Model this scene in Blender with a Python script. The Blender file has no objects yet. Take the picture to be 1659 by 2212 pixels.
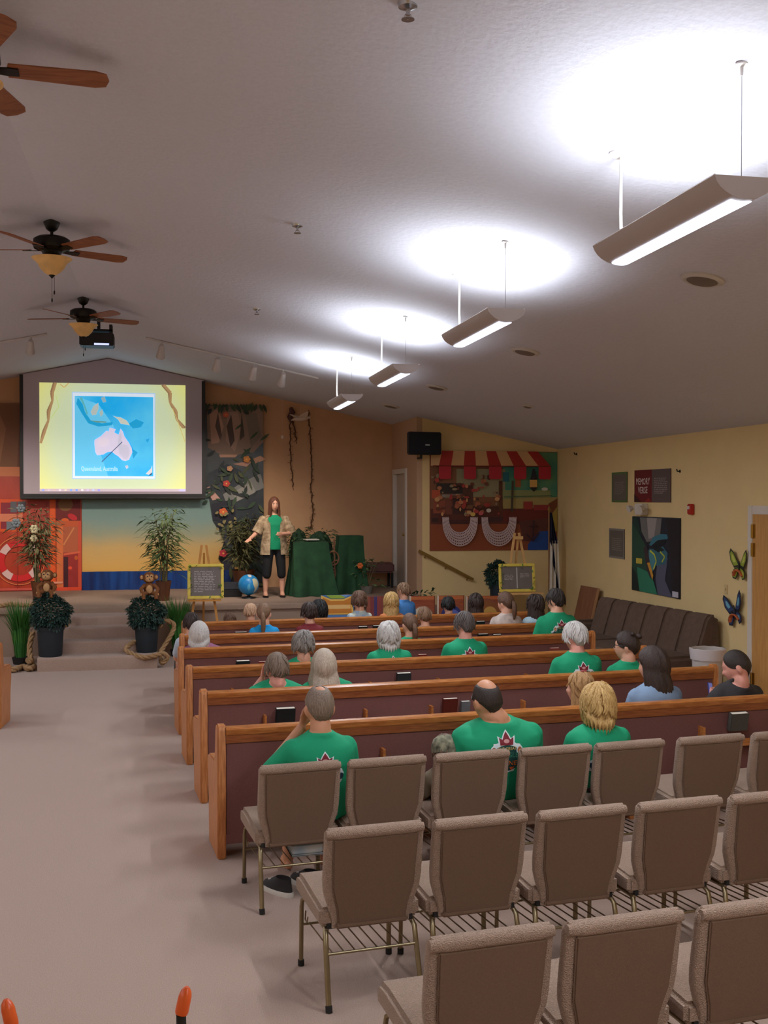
import bpy, bmesh, math, random
from mathutils import Vector, Matrix, noise
from mathutils.bvhtree import BVHTree
random.seed(7)
R = math.radians
sc = bpy.context.scene
col = sc.collection
# ------------------------------------------------------------------ camera
F, CX, CY, EYE = 2350.0, 829.5, 1106.0, 2.42
YAW = math.atan((CX - 358) / F); PIT = math.atan((CY - 1074) / F)
cd = bpy.data.cameras.new('camera'); cam = bpy.data.objects.new('camera', cd); col.objects.link(cam)
cd.sensor_fit = 'VERTICAL'; cd.sensor_height = 24.0; cd.lens = F / 2212 * 24.0
cam.location = (0, 0, EYE); cam.rotation_euler = (math.pi / 2 - PIT, 0, -YAW); cd.clip_end = 100
sc.camera = cam
# ------------------------------------------------------------------ world, exposure
w = bpy.data.worlds.new('world'); sc.world = w; w.use_nodes = True
w.node_tree.nodes['Background'].inputs[0].default_value = (.5, .5, .55, 1)
w.node_tree.nodes['Background'].inputs[1].default_value = .05
vs = sc.view_settings; vs.view_transform = 'Standard'; vs.look = 'None'; vs.gamma = 1; vs.use_curve_mapping = False
vs.exposure = 0.14
UP_W, DOWN_W = 25.0, 44.0            # watts of the pendant tubes, upward and downward
STAGE_FILL_W = 95.0  # watts of the fill spots added at the track heads
LAMP = (.87, .935, 1.0)

# survey of the room: a point of the photograph carried to a known plane
_f = Vector((math.sin(YAW) * math.cos(PIT), math.cos(YAW) * math.cos(PIT), -math.sin(PIT)))
_r = Vector((math.cos(YAW), -math.sin(YAW), 0)); _u = _r.cross(_f)
def _ray(x, y): return _f + _r * ((x - CX) / F) - _u * ((y - CY) / F)
def at_y(x, y, Y): d = _ray(x, y); return Vector((0, 0, EYE)) + d * (Y / d.y)
def at_x(x, y, X): d = _ray(x, y); return Vector((0, 0, EYE)) + d * (X / d.x)
def at_z(x, y, Z): d = _ray(x, y); return Vector((0, 0, EYE)) + d * ((Z - EYE) / d.z)

# ------------------------------------------------------------------ materials
def lin(c):
    return tuple(((v / 255) / 12.92 if v / 255 <= .04045 else ((v / 255 + .055) / 1.055) ** 2.4) for v in c)
MC = {}
def mat(name, rgb, rough=.6, metal=0, var=0, vscale=20, rgb2=None, bump=0, bscale=60, stretch=None, emit=0, spec=.5, sheen=0, kind='noise', detail=4):
    if name in MC: return MC[name]
    m = bpy.data.materials.new(name); m.use_nodes = True; MC[name] = m
    nt = m.node_tree; b = nt.nodes['Principled BSDF']; c = lin(rgb)
    b.inputs['Base Color'].default_value = (*c, 1); b.inputs['Roughness'].default_value = rough
    b.inputs['Metallic'].default_value = metal; b.inputs['Specular IOR Level'].default_value = spec
    if sheen: b.inputs['Sheen Weight'].default_value = sheen
    if emit:
        b.inputs['Emission Color'].default_value = (*c, 1); b.inputs['Emission Strength'].default_value = emit
    tc = None
    def vec():
        t = nt.nodes.new('ShaderNodeTexCoord'); o = t.outputs['Object']
        if stretch:
            mp = nt.nodes.new('ShaderNodeMapping'); mp.inputs['Scale'].default_value = stretch
            nt.links.new(o, mp.inputs['Vector']); o = mp.outputs['Vector']
        return o
    if var or rgb2:
        n = nt.nodes.new('ShaderNodeTexNoise'); n.inputs['Scale'].default_value = vscale; n.inputs['Detail'].default_value = detail
        nt.links.new(vec(), n.inputs['Vector'])
        r = nt.nodes.new('ShaderNodeValToRGB'); r.color_ramp.elements[0].position = .35; r.color_ramp.elements[1].position = .65
        c2 = lin(rgb2) if rgb2 else tuple(min(1, v * (1 + var)) for v in c)
        c1 = c if rgb2 else tuple(v * (1 - var) for v in c)
        r.color_ramp.elements[0].color = (*c1, 1); r.color_ramp.elements[1].color = (*c2, 1)
        nt.links.new(n.outputs['Fac'], r.inputs['Fac']); nt.links.new(r.outputs['Color'], b.inputs['Base Color'])
        if emit: nt.links.new(r.outputs['Color'], b.inputs['Emission Color'])
    if bump:
        if kind == 'weave':
            n = nt.nodes.new('ShaderNodeTexBrick'); n.inputs['Scale'].default_value = bscale
            n.inputs['Color1'].default_value = (1, 1, 1, 1); n.inputs['Color2'].default_value = (.8, .8, .8, 1); n.inputs['Mortar'].default_value = (0, 0, 0, 1)
            n.inputs['Mortar Size'].default_value = .09; n.inputs['Mortar Smooth'].default_value = .8
            n.inputs['Brick Width'].default_value = .5; n.inputs['Row Height'].default_value = .3
            mp = nt.nodes.new('ShaderNodeMapping'); mp.inputs['Rotation'].default_value = (R(90), 0, 0) if stretch is None else stretch
            t = nt.nodes.new('ShaderNodeTexCoord'); nt.links.new(t.outputs['Object'], mp.inputs['Vector']); nt.links.new(mp.outputs['Vector'], n.inputs['Vector'])
            fac = n.outputs['Color']
        elif kind == 'voronoi':
            n = nt.nodes.new('ShaderNodeTexVoronoi'); n.inputs['Scale'].default_value = bscale; nt.links.new(vec(), n.inputs['Vector']); fac = n.outputs['Distance']
        else:
            n = nt.nodes.new('ShaderNodeTexNoise'); n.inputs['Scale'].default_value = bscale; n.inputs['Detail'].default_value = 3; nt.links.new(vec(), n.inputs['Vector']); fac = n.outputs['Fac']
        bp = nt.nodes.new('ShaderNodeBump'); bp.inputs['Strength'].default_value = bump; bp.inputs['Distance'].default_value = .01
        nt.links.new(fac, bp.inputs['Height']); nt.links.new(bp.outputs['Normal'], b.inputs['Normal'])
    return m
def pm(rgb, emit=0, rough=.55):
    rgb = tuple(int(v) for v in rgb)
    return mat('print_%02x%02x%02x_%g' % (*rgb, emit), rgb, rough, emit=emit)

# ------------------------------------------------------------------ mesh helpers
def frame(d):
    d = d.normalized(); a = Vector((0, 0, 1)) if abs(d.z) < .9 else Vector((1, 0, 0))
    x = a.cross(d).normalized(); return x, d.cross(x)
class MB:
    def __init__(s): s.v = []; s.f = []; s.m = []
    def add(s, v, f, m=0, M=None):
        k = len(s.v)
        for p in v: p = Vector(p); s.v.append(M @ p if M else p)
        for q in f: s.f.append([k + i for i in q]); s.m.append(m)
        return s
    def box(s, x0, x1, y0, y1, z0, z1, m=0, M=None):
        return s.add([(x0,y0,z0),(x1,y0,z0),(x1,y1,z0),(x0,y1,z0),(x0,y0,z1),(x1,y0,z1),(x1,y1,z1),(x0,y1,z1)],
                     [(0,3,2,1),(4,5,6,7),(0,1,5,4),(1,2,6,5),(2,3,7,6),(3,0,4,7)], m, M)
    def tube(s, pts, r, n=8, m=0, cap=True, M=None, flat=1.0):
        pts = [Vector(p) for p in pts]; k = len(pts)
        rs = r if isinstance(r, (list, tuple)) else [r] * k
        V = []; Fc = []; x = None
        for i, p in enumerate(pts):
            d = (pts[min(i + 1, k - 1)] - pts[max(i - 1, 0)])
            if d.length < 1e-9: d = Vector((0, 0, 1))
            d.normalize()
            if x is None: x, y = frame(d)
            else:
                x = (x - d * x.dot(d)); x = x.normalized() if x.length > 1e-6 else frame(d)[0]
                y = d.cross(x)
            for j in range(n):
                a = 2 * math.pi * j / n; V.append(p + (x * math.cos(a) + y * math.sin(a) * flat) * rs[i])
        for i in range(k - 1):
            for j in range(n):
                Fc.append((i*n+j, i*n+(j+1) % n, (i+1)*n+(j+1) % n, (i+1)*n+j))
        if cap: Fc.append(tuple(range(n))[::-1]); Fc.append(tuple((k-1)*n + j for j in range(n)))
        return s.add(V, Fc, m, M)
    def loft(s, secs, n=20, m=0, M=None, caps=True, power=2.0):
        # secs: (centre, xaxis, yaxis, a, b)
        V = []; Fc = []
        for c, ax, ay, a, b in secs:
            for j in range(n):
                t = 2 * math.pi * j / n; cx, sy = math.cos(t), math.sin(t)
                e = 2 / power
                V.append(Vector(c) + Vector(ax) * (a * math.copysign(abs(cx) ** e, cx)) + Vector(ay) * (b * math.copysign(abs(sy) ** e, sy)))
        k = len(secs)
        for i in range(k - 1):
            for j in range(n): Fc.append((i*n+j, i*n+(j+1) % n, (i+1)*n+(j+1) % n, (i+1)*n+j))
        if caps: Fc.append(tuple(range(n))[::-1]); Fc.append(tuple((k-1)*n+j for j in range(n)))
        return s.add(V, Fc, m, M)
    def lathe(s, prof, n=20, o=(0, 0, 0), m=0, M=None, caps=True):
        o = Vector(o); return s.loft([(o + Vector((0, 0, z)), (1, 0, 0), (0, 1, 0), max(r, 1e-4), max(r, 1e-4)) for r, z in prof], n, m, M, caps)
    def ell(s, c, r, n=16, k=10, m=0, M=None):
        c = Vector(c); return s.loft([(c + Vector((0, 0, -r[2] * math.cos(math.pi * i / k))), (1,0,0), (0,1,0), max(1e-4, r[0] * math.sin(math.pi * i / k)), max(1e-4, r[1] * math.sin(math.pi * i / k))) for i in range(k + 1)], n, m, M)
    def prism(s, poly, o, U, V, W, m=0, M=None):
        o, U, V, W = Vector(o), Vector(U), Vector(V), Vector(W); n = len(poly)
        a = [o + U * p[0] + V * p[1] for p in poly]; b = [p + W for p in a]
        fl = [tuple(range(n))[::-1], tuple(range(n, 2 * n))] + [(i, (i + 1) % n, n + (i + 1) % n, n + i) for i in range(n)]
        return s.add(a + b, fl, m, M)
    def mesh(s, name, mats, smooth=None):
        me = bpy.data.meshes.new(name); me.from_pydata([tuple(p) for p in s.v], [], s.f); me.validate(clean_customdata=False)
        for mm in (mats if isinstance(mats, (list, tuple)) else [mats]): me.materials.append(mm)
        if len(me.polygons) == len(s.m): me.polygons.foreach_set('material_index', s.m)
        bm = bmesh.new(); bm.from_mesh(me); bmesh.ops.recalc_face_normals(bm, faces=bm.faces); bm.to_mesh(me); bm.free()
        if smooth is not None:
            me.polygons.foreach_set('use_smooth', [True] * len(me.polygons)); me.set_sharp_from_angle(angle=R(smooth))
        me.update(); return me
    def build(s, name, mats, parent=None, smooth=None, loc=None, rotz=0, bevel=0, segs=2):
        o = bpy.data.objects.new(name, s.mesh(name, mats, smooth)); col.objects.link(o); o.parent = parent
        if loc is not None: o.location = loc
        if rotz: o.rotation_euler.z = rotz
        if bevel:
            bm = bmesh.new(); bm.from_mesh(o.data)
            bmesh.ops.bevel(bm, geom=[e for e in bm.edges if len(e.link_faces) == 2 and e.calc_face_angle(0) > R(40)], offset=bevel, segments=segs, affect='EDGES', clamp_overlap=True)
            bm.to_mesh(o.data); bm.free()
            o.data.polygons.foreach_set('use_smooth', [True] * len(o.data.polygons)); o.data.set_sharp_from_angle(angle=R(35))
        return o
def tag(o, label=None, cat=None, group=None, kind=None):
    if label: o['label'] = label
    if cat: o['category'] = cat
    if group: o['group'] = group
    if kind: o['kind'] = kind
    return o
def thing(name, label, cat, loc=(0, 0, 0), rotz=0, group=None):
    o = bpy.data.objects.new(name, None); col.objects.link(o); o.empty_display_size = .1
    o.location = loc; o.rotation_euler = (0, 0, rotz); return tag(o, label, cat, group)
def struct(o): o['kind'] = 'structure'; return o
def copy_tree(o, parent=None):
    c = o.copy(); col.objects.link(c); c.parent = parent
    for ch in o.children: copy_tree(ch, c)
    return c
def textmesh(s):
    cu = bpy.data.curves.new('t', 'FONT'); cu.body = s; cu.align_x = 'CENTER'; cu.align_y = 'CENTER'; cu.resolution_u = 2
    o = bpy.data.objects.new('t', cu); me = bpy.data.meshes.new_from_object(o)
    v = [(p.co.x, p.co.y) for p in me.vertices]; f = [tuple(q.vertices) for q in me.polygons]
    bpy.data.objects.remove(o); bpy.data.curves.remove(cu); bpy.data.meshes.remove(me); return v, f
class Print:
    """flat ink: coloured shapes in the plane of a sheet (u right, v up, metres)"""
    def __init__(s, emit=0): s.items = []; s.emit = emit
    def poly(s, pts, c): s.items.append((list(pts), [tuple(range(len(pts)))], c)); return s
    def rect(s, x0, y0, x1, y1, c): return s.poly([(x0, y0), (x1, y0), (x1, y1), (x0, y1)], c)
    def ell(s, x, y, a, b, c, n=24, rot=0):
        cr, sr = math.cos(rot), math.sin(rot)
        return s.poly([(x + a * math.cos(t) * cr - b * math.sin(t) * sr, y + a * math.cos(t) * sr + b * math.sin(t) * cr) for t in [2 * math.pi * i / n for i in range(n)]], c)
    def arc(s, x, y, r0, r1, a0, a1, c, n=12, sy=1):
        A = [R(a0 + (a1 - a0) * i / n) for i in range(n + 1)]
        for i in range(n):
            s.poly([(x + r0 * math.cos(A[i]), y + sy * r0 * math.sin(A[i])), (x + r1 * math.cos(A[i]), y + sy * r1 * math.sin(A[i])), (x + r1 * math.cos(A[i+1]), y + sy * r1 * math.sin(A[i+1])), (x + r0 * math.cos(A[i+1]), y + sy * r0 * math.sin(A[i+1]))], c)
        s.merge(n, c); return s
    def merge(s, n, c):
        its = s.items[-n:]; del s.items[-n:]; v = []; f = []
        for pts, fs, _ in its:
            k = len(v); v += pts; f += [tuple(k + i for i in q) for q in fs]
        s.items.append((v, f, c))
    def line(s, pts, wd, c):
        k = 0
        for (x0, y0), (x1, y1) in zip(pts, pts[1:]):
            l = math.hypot(x1 - x0, y1 - y0) or 1; nx, ny = -(y1 - y0) / l * wd / 2, (x1 - x0) / l * wd / 2
            s.poly([(x0 + nx, y0 + ny), (x0 - nx, y0 - ny), (x1 - nx, y1 - ny), (x1 + nx, y1 + ny)], c); k += 1
        s.merge(k, c); return s
    def text(s, t, x, y, size, c, sx=1.0, bend=0):
        v, f = textmesh(t); s.items.append(([(x + p[0] * size * sx, y + p[1] * size - bend * (p[0] * size * sx) ** 2) for p in v], f, c)); return s
    def scribble(s, x0, x1, y0, y1, rows, c, rnd):
        k = 0; h = (y1 - y0) / rows
        for i in range(rows):
            x = x0; end = x1 - rnd.random() * (x1 - x0) * (.6 if i == rows - 1 else .15)
            while x < end:
                L = min(rnd.uniform(.025, .09), end - x); yy = y1 - (i + .5) * h
                s.poly([(x, yy - h * .18), (x + L, yy - h * .18), (x + L, yy + h * .18), (x, yy + h * .18)], c); k += 1; x += L + .016
        if k: s.merge(k, c)
        return s
    def leaf(s, x, y, L, wd, ang, c):
        ca, sa = math.cos(ang), math.sin(ang)
        return s.poly([(x + u * L * ca - t * wd * sa, y + u * L * sa + t * wd * ca) for u, t in ((0, 0), (.25, .4), (.6, .45), (1, 0), (.6, -.45), (.25, -.4))], c)
    def data(s, place, step=.0011, base=.002):
        mb = MB(); mats = []; idx = {}
        for L, (pts, fs, c) in enumerate(s.items):
            key = c if not isinstance(c, bpy.types.Material) else c.name
            if key not in idx:
                idx[key] = len(mats); mats.append(c if isinstance(c, bpy.types.Material) else pm(c, s.emit))
            mb.add([place(p[0], p[1], base + step * L) for p in pts], fs, idx[key])
        return mb, mats
    def build(s, name, parent, O, U, V, step=.0006, base=.0015):
        O, U, V = Vector(O), Vector(U).normalized(), Vector(V).normalized(); N = U.cross(V)
        mb, mats = s.data(lambda a, b, h: O + U * a + V * b + N * h, step, base)
        o = bpy.data.objects.new(name, None_mesh(mb, mats, name)); col.objects.link(o); o.parent = parent; return o
def None_mesh(mb, mats, name):
    me = bpy.data.meshes.new(name); me.from_pydata([tuple(p) for p in mb.v], [], mb.f)
    for m in mats: me.materials.append(m)
    me.polygons.foreach_set('material_index', mb.m); me.update(); return me

# colours of the place
M_CARPET = mat('carpet', (180, 151, 134), .95, var=.13, vscale=170, bump=.5, bscale=420, sheen=.2)
M_STAGE = mat('stage_carpet', (164, 138, 120), .95, var=.14, vscale=160, bump=.5, bscale=420)
M_CEIL = mat('ceiling_texture', (212, 212, 222), .9, var=.02, vscale=30, bump=.4, bscale=30, kind='noise')
M_TAN = mat('tan_paint', (210, 164, 124), .85, var=.03, vscale=3, bump=.12, bscale=150)
M_YEL = mat('yellow_paint', (234, 204, 146), .85, var=.02, vscale=3, bump=.12, bscale=150)
M_WHITE = mat('white_trim', (222, 210, 196), .5)
M_OAK = mat('oak', (196, 126, 66), .27, rgb2=(168, 98, 46), vscale=9, stretch=(1, 8, 8), bump=.05, bscale=30)
M_OAKV = mat('oak_upright', (204, 134, 78), .42, rgb2=(176, 106, 56), vscale=9, stretch=(9, 9, 1), bump=.05, bscale=30)
M_MAROON = mat('maroon_cloth', (120, 74, 68), .95, var=.1, vscale=200, bump=.25, bscale=500, sheen=.15)
M_FAB_LIT = mat('taupe_fabric_lit', (166, 138, 118), .95, var=.14, vscale=230, bump=.7, bscale=190, kind='voronoi', sheen=.1)  # chair cloth, lightened in colour as if lit from above
M_FAB_SHADED = mat('taupe_fabric_shaded', (124, 96, 76), .95, var=.1, vscale=260, bump=.5, bscale=130, kind='weave')  # same chair cloth, darkened in colour for the shaded rear panels
M_GOLD = mat('bronze_tube', (146, 130, 100), .34, .85, var=.06, vscale=15)
M_BLACK = mat('black_plastic', (20, 20, 22), .45)
M_RUBBER = mat('dark_rubber', (30, 27, 25), .8)

# ================================================================== THE ROOM
XL, XR, YB, Y1, Y2, XS = -8.8, 6.805, -3.0, 20.35, 18.28, 4.241
RX, RZ, SL = -.997, 4.90, .209
def ceil_z(x): return RZ - SL * abs(x - RX)
STG, SY = .74, 17.25
struct(MB().box(XL, XR, YB, Y1, -.1, 0).build('floor', M_CARPET))
mb = MB(); mb.prism([(XR + .15, ceil_z(XR + .15)), (RX, RZ), (RX, RZ + .15), (XR + .15, ceil_z(XR + .15) + .15)], (0, YB - .1, 0), (1, 0, 0), (0, 0, 1), (0, Y1 - YB + .3, 0))
mb.prism([(XL - .15, ceil_z(XL - .15)), (XL - .15, ceil_z(XL - .15) + .15), (RX, RZ + .15), (RX, RZ)], (0, YB - .1, 0), (1, 0, 0), (0, 0, 1), (0, Y1 - YB + .3, 0))
struct(mb.build('ceiling', M_CEIL))
def gable(name, m, x0, x1, y0, y1):
    xs = [x0] + ([RX] if x0 < RX < x1 else []) + [x1]
    pts = [(x0, 0), (x1, 0)] + [(x, ceil_z(x) + .02) for x in xs[::-1]]
    return struct(MB().prism(pts, (0, y0, 0), (1, 0, 0), (0, 0, 1), (0, y1 - y0, 0)).build(name, m))
gable('wall_front', M_TAN, XL, XS + .1, Y1, Y1 + .12)
gable('wall_back', M_YEL, XL, XR, YB - .12, YB)
gable('wall_side', M_YEL, XS + .1, XR, Y2, Y2 + .12)
struct(MB().box(XR, XR + .12, YB, Y2 + .12, 0, ceil_z(XR) + .02).build('wall_right', M_YEL))
struct(MB().box(XL - .12, XL, YB, Y1 + .12, 0, ceil_z(XL) + .02).build('wall_left', M_YEL))
DA, DB = 19.12, 20.12                                              # the opening of the stage door
M_TAN2 = mat('return_paint', (200, 162, 128), .85, bump=.1, bscale=150)
mb = MB(); mb.box(XS, XS + .1, Y2, DA, 0, ceil_z(XS) + .02); mb.box(XS, XS + .1, DB, Y1 + .1, 0, ceil_z(XS) + .02); mb.box(XS, XS + .1, DA, DB, STG + 2.14, ceil_z(XS) + .02)
struct(mb.build('wall_return', M_TAN2))
# stage door: white frame and slab seen at a raking angle
fr = MB(); fr.box(XS - .03, XS + .11, DA - .09, DA + .01, STG, STG + 2.2); fr.box(XS - .03, XS + .11, DB - .01, DB + .09, STG, STG + 2.2); fr.box(XS - .03, XS + .11, DA + .01, DB - .01, STG + 2.11, STG + 2.2)
d2 = struct(fr.build('door_2', M_WHITE, bevel=.006))
MB().box(XS + .04, XS + .085, DA + .012, DB - .012, STG + .01, STG + 2.108).build('door_panel', mat('door_white', (206, 190, 172), .5), d2, bevel=.004)
MB().ell((XS - .01, DA + .12, STG + 1.0), (.035, .03, .03)).tube([(XS + .04, DA + .12, STG + 1.0), (XS - .01, DA + .12, STG + 1.0)], .014).build('door_knob', mat('brass', (176, 140, 70), .3, 1), d2, 40)
# stage and its steps, each tread carpeted over a rounded nose
def slab(mb, x0, x1, y0, y1, z0, z1, r=.035):
    prof = [(y0, z0), (y0, z1 - r)] + [(y0 + r - r * math.cos(a), z1 - r + r * math.sin(a)) for a in (R(30), R(60), R(90))] + [(y1, z1), (y1, z0)]
    return mb.prism(prof, (x0, 0, 0), (0, 1, 0), (0, 0, 1), (x1 - x0, 0, 0))
stage = struct(slab(MB(), XL, XS, SY, Y1, 0, STG, .04).build('stage', M_STAGE, smooth=40))
slab(MB(), -.12, XS, SY - .05, SY + .02, STG - .085, STG + .004, .03).build('nosing', M_STAGE, stage, smooth=40)
slab(MB(), XL, -1.78, SY - .05, SY + .02, STG - .085, STG + .004, .03).build('nosing', M_STAGE, stage, smooth=40)
st = struct(slab(MB(), -1.75, -.12, 15.68, 16.06, 0, .19).build('stage_steps', M_CARPET, smooth=40))
for x0, x1, a, b, z in ((-1.62, -.2, 16.05, 16.42, .36), (-1.6, -.22, 16.41, 16.77, .51), (-1.58, -.22, 16.76, 17.3, .64)):
    slab(MB(), x0, x1, a, b, 0, z).build('step', M_CARPET, st, smooth=40)
# side steps down beside the handrail
ss = struct(slab(MB(), XS + .005, XS + .34, SY + .1, Y2 - .01, 0, .56).build('side_steps', M_STAGE, smooth=40))
for i, z in ((1, .38), (2, .19)): slab(MB(), XS + .34 * i, XS + .34 * (i + 1), SY + .1, Y2 - .01, 0, z).build('step', M_STAGE, ss, smooth=40)
for nm, x0, x1, y in (('baseboard_side', XS + 1.1, XR, Y2 - .015),):
    struct(MB().box(x0, x1, y, Y2 + .001, .0, .1).build(nm, mat('baseboard', (112, 88, 66), .6)))
struct(MB().box(XR - .015, XR + .001, 12.0, Y2 - .02, 0, .1).build('baseboard_right', mat('baseboard', (112, 88, 66), .6)))
# right hand door with its white frame
y0, y1, zt = 10.9, 11.72, 2.22
fr = MB(); fr.box(XR - .03, XR + .01, y1, y1 + .1, 0, zt + .1); fr.box(XR - .03, XR + .01, y0 - .1, y0, 0, zt + .1); fr.box(XR - .03, XR + .01, y0, y1, zt, zt + .1)
d1 = struct(fr.build('door_1', M_WHITE, bevel=.006))
MB().box(XR - .02, XR + .01, y0, y1, .01, zt).build('door_panel', mat('honey_door', (212, 158, 92), .45, rgb2=(196, 140, 76), vscale=6, stretch=(4, 9, .6)), d1)
for z in (2.0, 1.78, .25): MB().tube([(XR - .034, y1 - .012, z - .06), (XR - .034, y1 - .012, z + .1)], .016).box(XR - .03, XR - .018, y1 - .06, y1, z - .06, z + .1).build('hinge', mat('brass', (176, 140, 70), .3, 1), d1)

# ================================================================== PENDANT LIGHTS
M_FIX = mat('fixture_enamel', (196, 186, 182), .45)
M_LENS = mat('tube_lens', (225, 235, 255), .4, emit=2.6)
def pendant(i, yc, label, px=2.33):
    t = thing('pendant_light', label, 'light', (px, yc, 3.64), 0, 'pendant lights hung from the two ceiling slopes')
    hw, L, n = .14, .635, 12
    arc = [(hw * math.sin(R(-78 + 156 * k / n)) / math.sin(R(78)), .085 - .115 * (math.cos(R(-78 + 156 * k / n)) - math.cos(R(78)))) for k in range(n + 1)]
    off = min(z for x, z in arc); arc = [(x, z - off) for x, z in arc]
    outer = arc; inner = [(x * .955, z + .008) for x, z in arc[::-1]]
    MB().prism(outer + inner, (0, -L, 0), (1, 0, 0), (0, 0, 1), (0, 2 * L, 0)).build('housing', M_FIX, t, smooth=40)
    for s in (-1, 1):
        MB().prism([(x, z) for x, z in arc], (0, s * L - .004 - (.0 if s > 0 else .004), 0), (1.01, 0, 0), (0, 0, 1.01), (0, .012, 0)).build('end_cap', M_FIX, t)
    MB().prism([(.048 * math.cos(R(a)), -.012 * math.sin(R(a)) + .0025) for a in range(0, 181, 20)] , (0, -L + .03, 0), (1, 0, 0), (0, 0, 1), (0, 2 * L - .05, 0)).build('lens', M_LENS, t, smooth=50)
    for s in (-1, 1): MB().tube([(s * .05, -L + .04, .062), (s * .05, L - .04, .062)], .012).build('tube_lamp', mat('tube_glow', (235, 242, 255), .4, emit=4), t, smooth=50)
    zc = ceil_z(px) - 3.64
    MB().tube([(0, L - .03, .03), (.004, L - .03, .1), (-.004, L - .035, .25), (0, L - .03, zc)], .0085).build('power_stem', mat('white_cord', (232, 228, 222), .5), t, smooth=50)
    MB().lathe([(.062, 0), (.062, -.008), (.03, -.014)], 24, M=Matrix.Translation((0, L - .03, zc)) @ Matrix.Rotation(math.copysign(math.atan(SL), px), 4, 'Y')).build('stem_canopy', mat('white_enamel', (226, 222, 218), .4), t, smooth=30)
    MB().tube([(0, -L + .03, .05), (0, -L + .03, zc)], .0018, 6).build('cable', mat('steel_cable', (150, 150, 155), .4, .8), t)
    MB().lathe([(.028, 0), (.026, -.006), (.008, -.012), (.006, -.05)], 16, M=Matrix.Translation((0, -L + .03, zc))).build('cable_mount', mat('white_enamel', (226, 222, 218), .4), t, smooth=40)
    for nm, pw, z, rx, sx in (('up', UP_W, .06, math.pi, .2), ('down', DOWN_W, -.016, 0, .085)):
        ld = bpy.data.lights.new('pendant_' + nm, 'AREA'); ld.shape = 'RECTANGLE'; ld.size = sx; ld.size_y = 2 * L - .1; ld.energy = pw; ld.color = LAMP; ld.spread = R(165) if nm == 'up' else R(180)
        if nm == 'up':                       # shaped output: weaker straight up than sideways, to soften the ceiling hot spot
            ld.use_nodes = True; nt = ld.node_tree; em = nt.nodes['Emission']; ge = nt.nodes.new('ShaderNodeNewGeometry'); dp = nt.nodes.new('ShaderNodeVectorMath'); dp.operation = 'DOT_PRODUCT'
            sq = nt.nodes.new('ShaderNodeMath'); sq.operation = 'MULTIPLY'; ma = nt.nodes.new('ShaderNodeMath'); ma.operation = 'MULTIPLY_ADD'; ma.inputs[1].default_value = -1.6; ma.inputs[2].default_value = 1.9; ma.use_clamp = False
            nt.links.new(ge.outputs['Incoming'], dp.inputs[0]); nt.links.new(ge.outputs['Normal'], dp.inputs[1]); nt.links.new(dp.outputs['Value'], sq.inputs[0]); nt.links.new(dp.outputs['Value'], sq.inputs[1]); nt.links.new(sq.outputs[0], ma.inputs[0]); nt.links.new(ma.outputs[0], em.inputs['Strength'])
        lo = bpy.data.objects.new('lamp_' + nm, ld); col.objects.link(lo); lo.parent = t; lo.location = (0, 0, z); lo.rotation_euler = (rx, 0, 0)
for i, (yc, lb) in enumerate(((4.73, 'curved pendant light hanging nearest, cut by the right edge of the picture'), (7.91, 'curved pendant light second from the front, above the near pews'),
                              (11.13, 'curved pendant light third in the row, small and glowing'), (14.31, 'farthest curved pendant light, beside the track lights'),
                              (1.54, 'curved pendant light over the chairs, above the frame'), (-1.6, 'curved pendant light at the back of the room, behind the camera'))): pendant(i, yc, lb)
for yc, lb in ((14.31, 'farthest pendant light of the left slope, outside the frame'), (11.13, 'left slope pendant light above the far left pews'), (7.91, 'left slope pendant light above the near left pews'), (4.73, 'left slope pendant light above the left chairs'), (1.54, 'left slope pendant light beside the booth'), (-1.6, 'left slope pendant light at the back of the room')): pendant(0, yc, lb, 2 * RX - 2.33)

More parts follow.
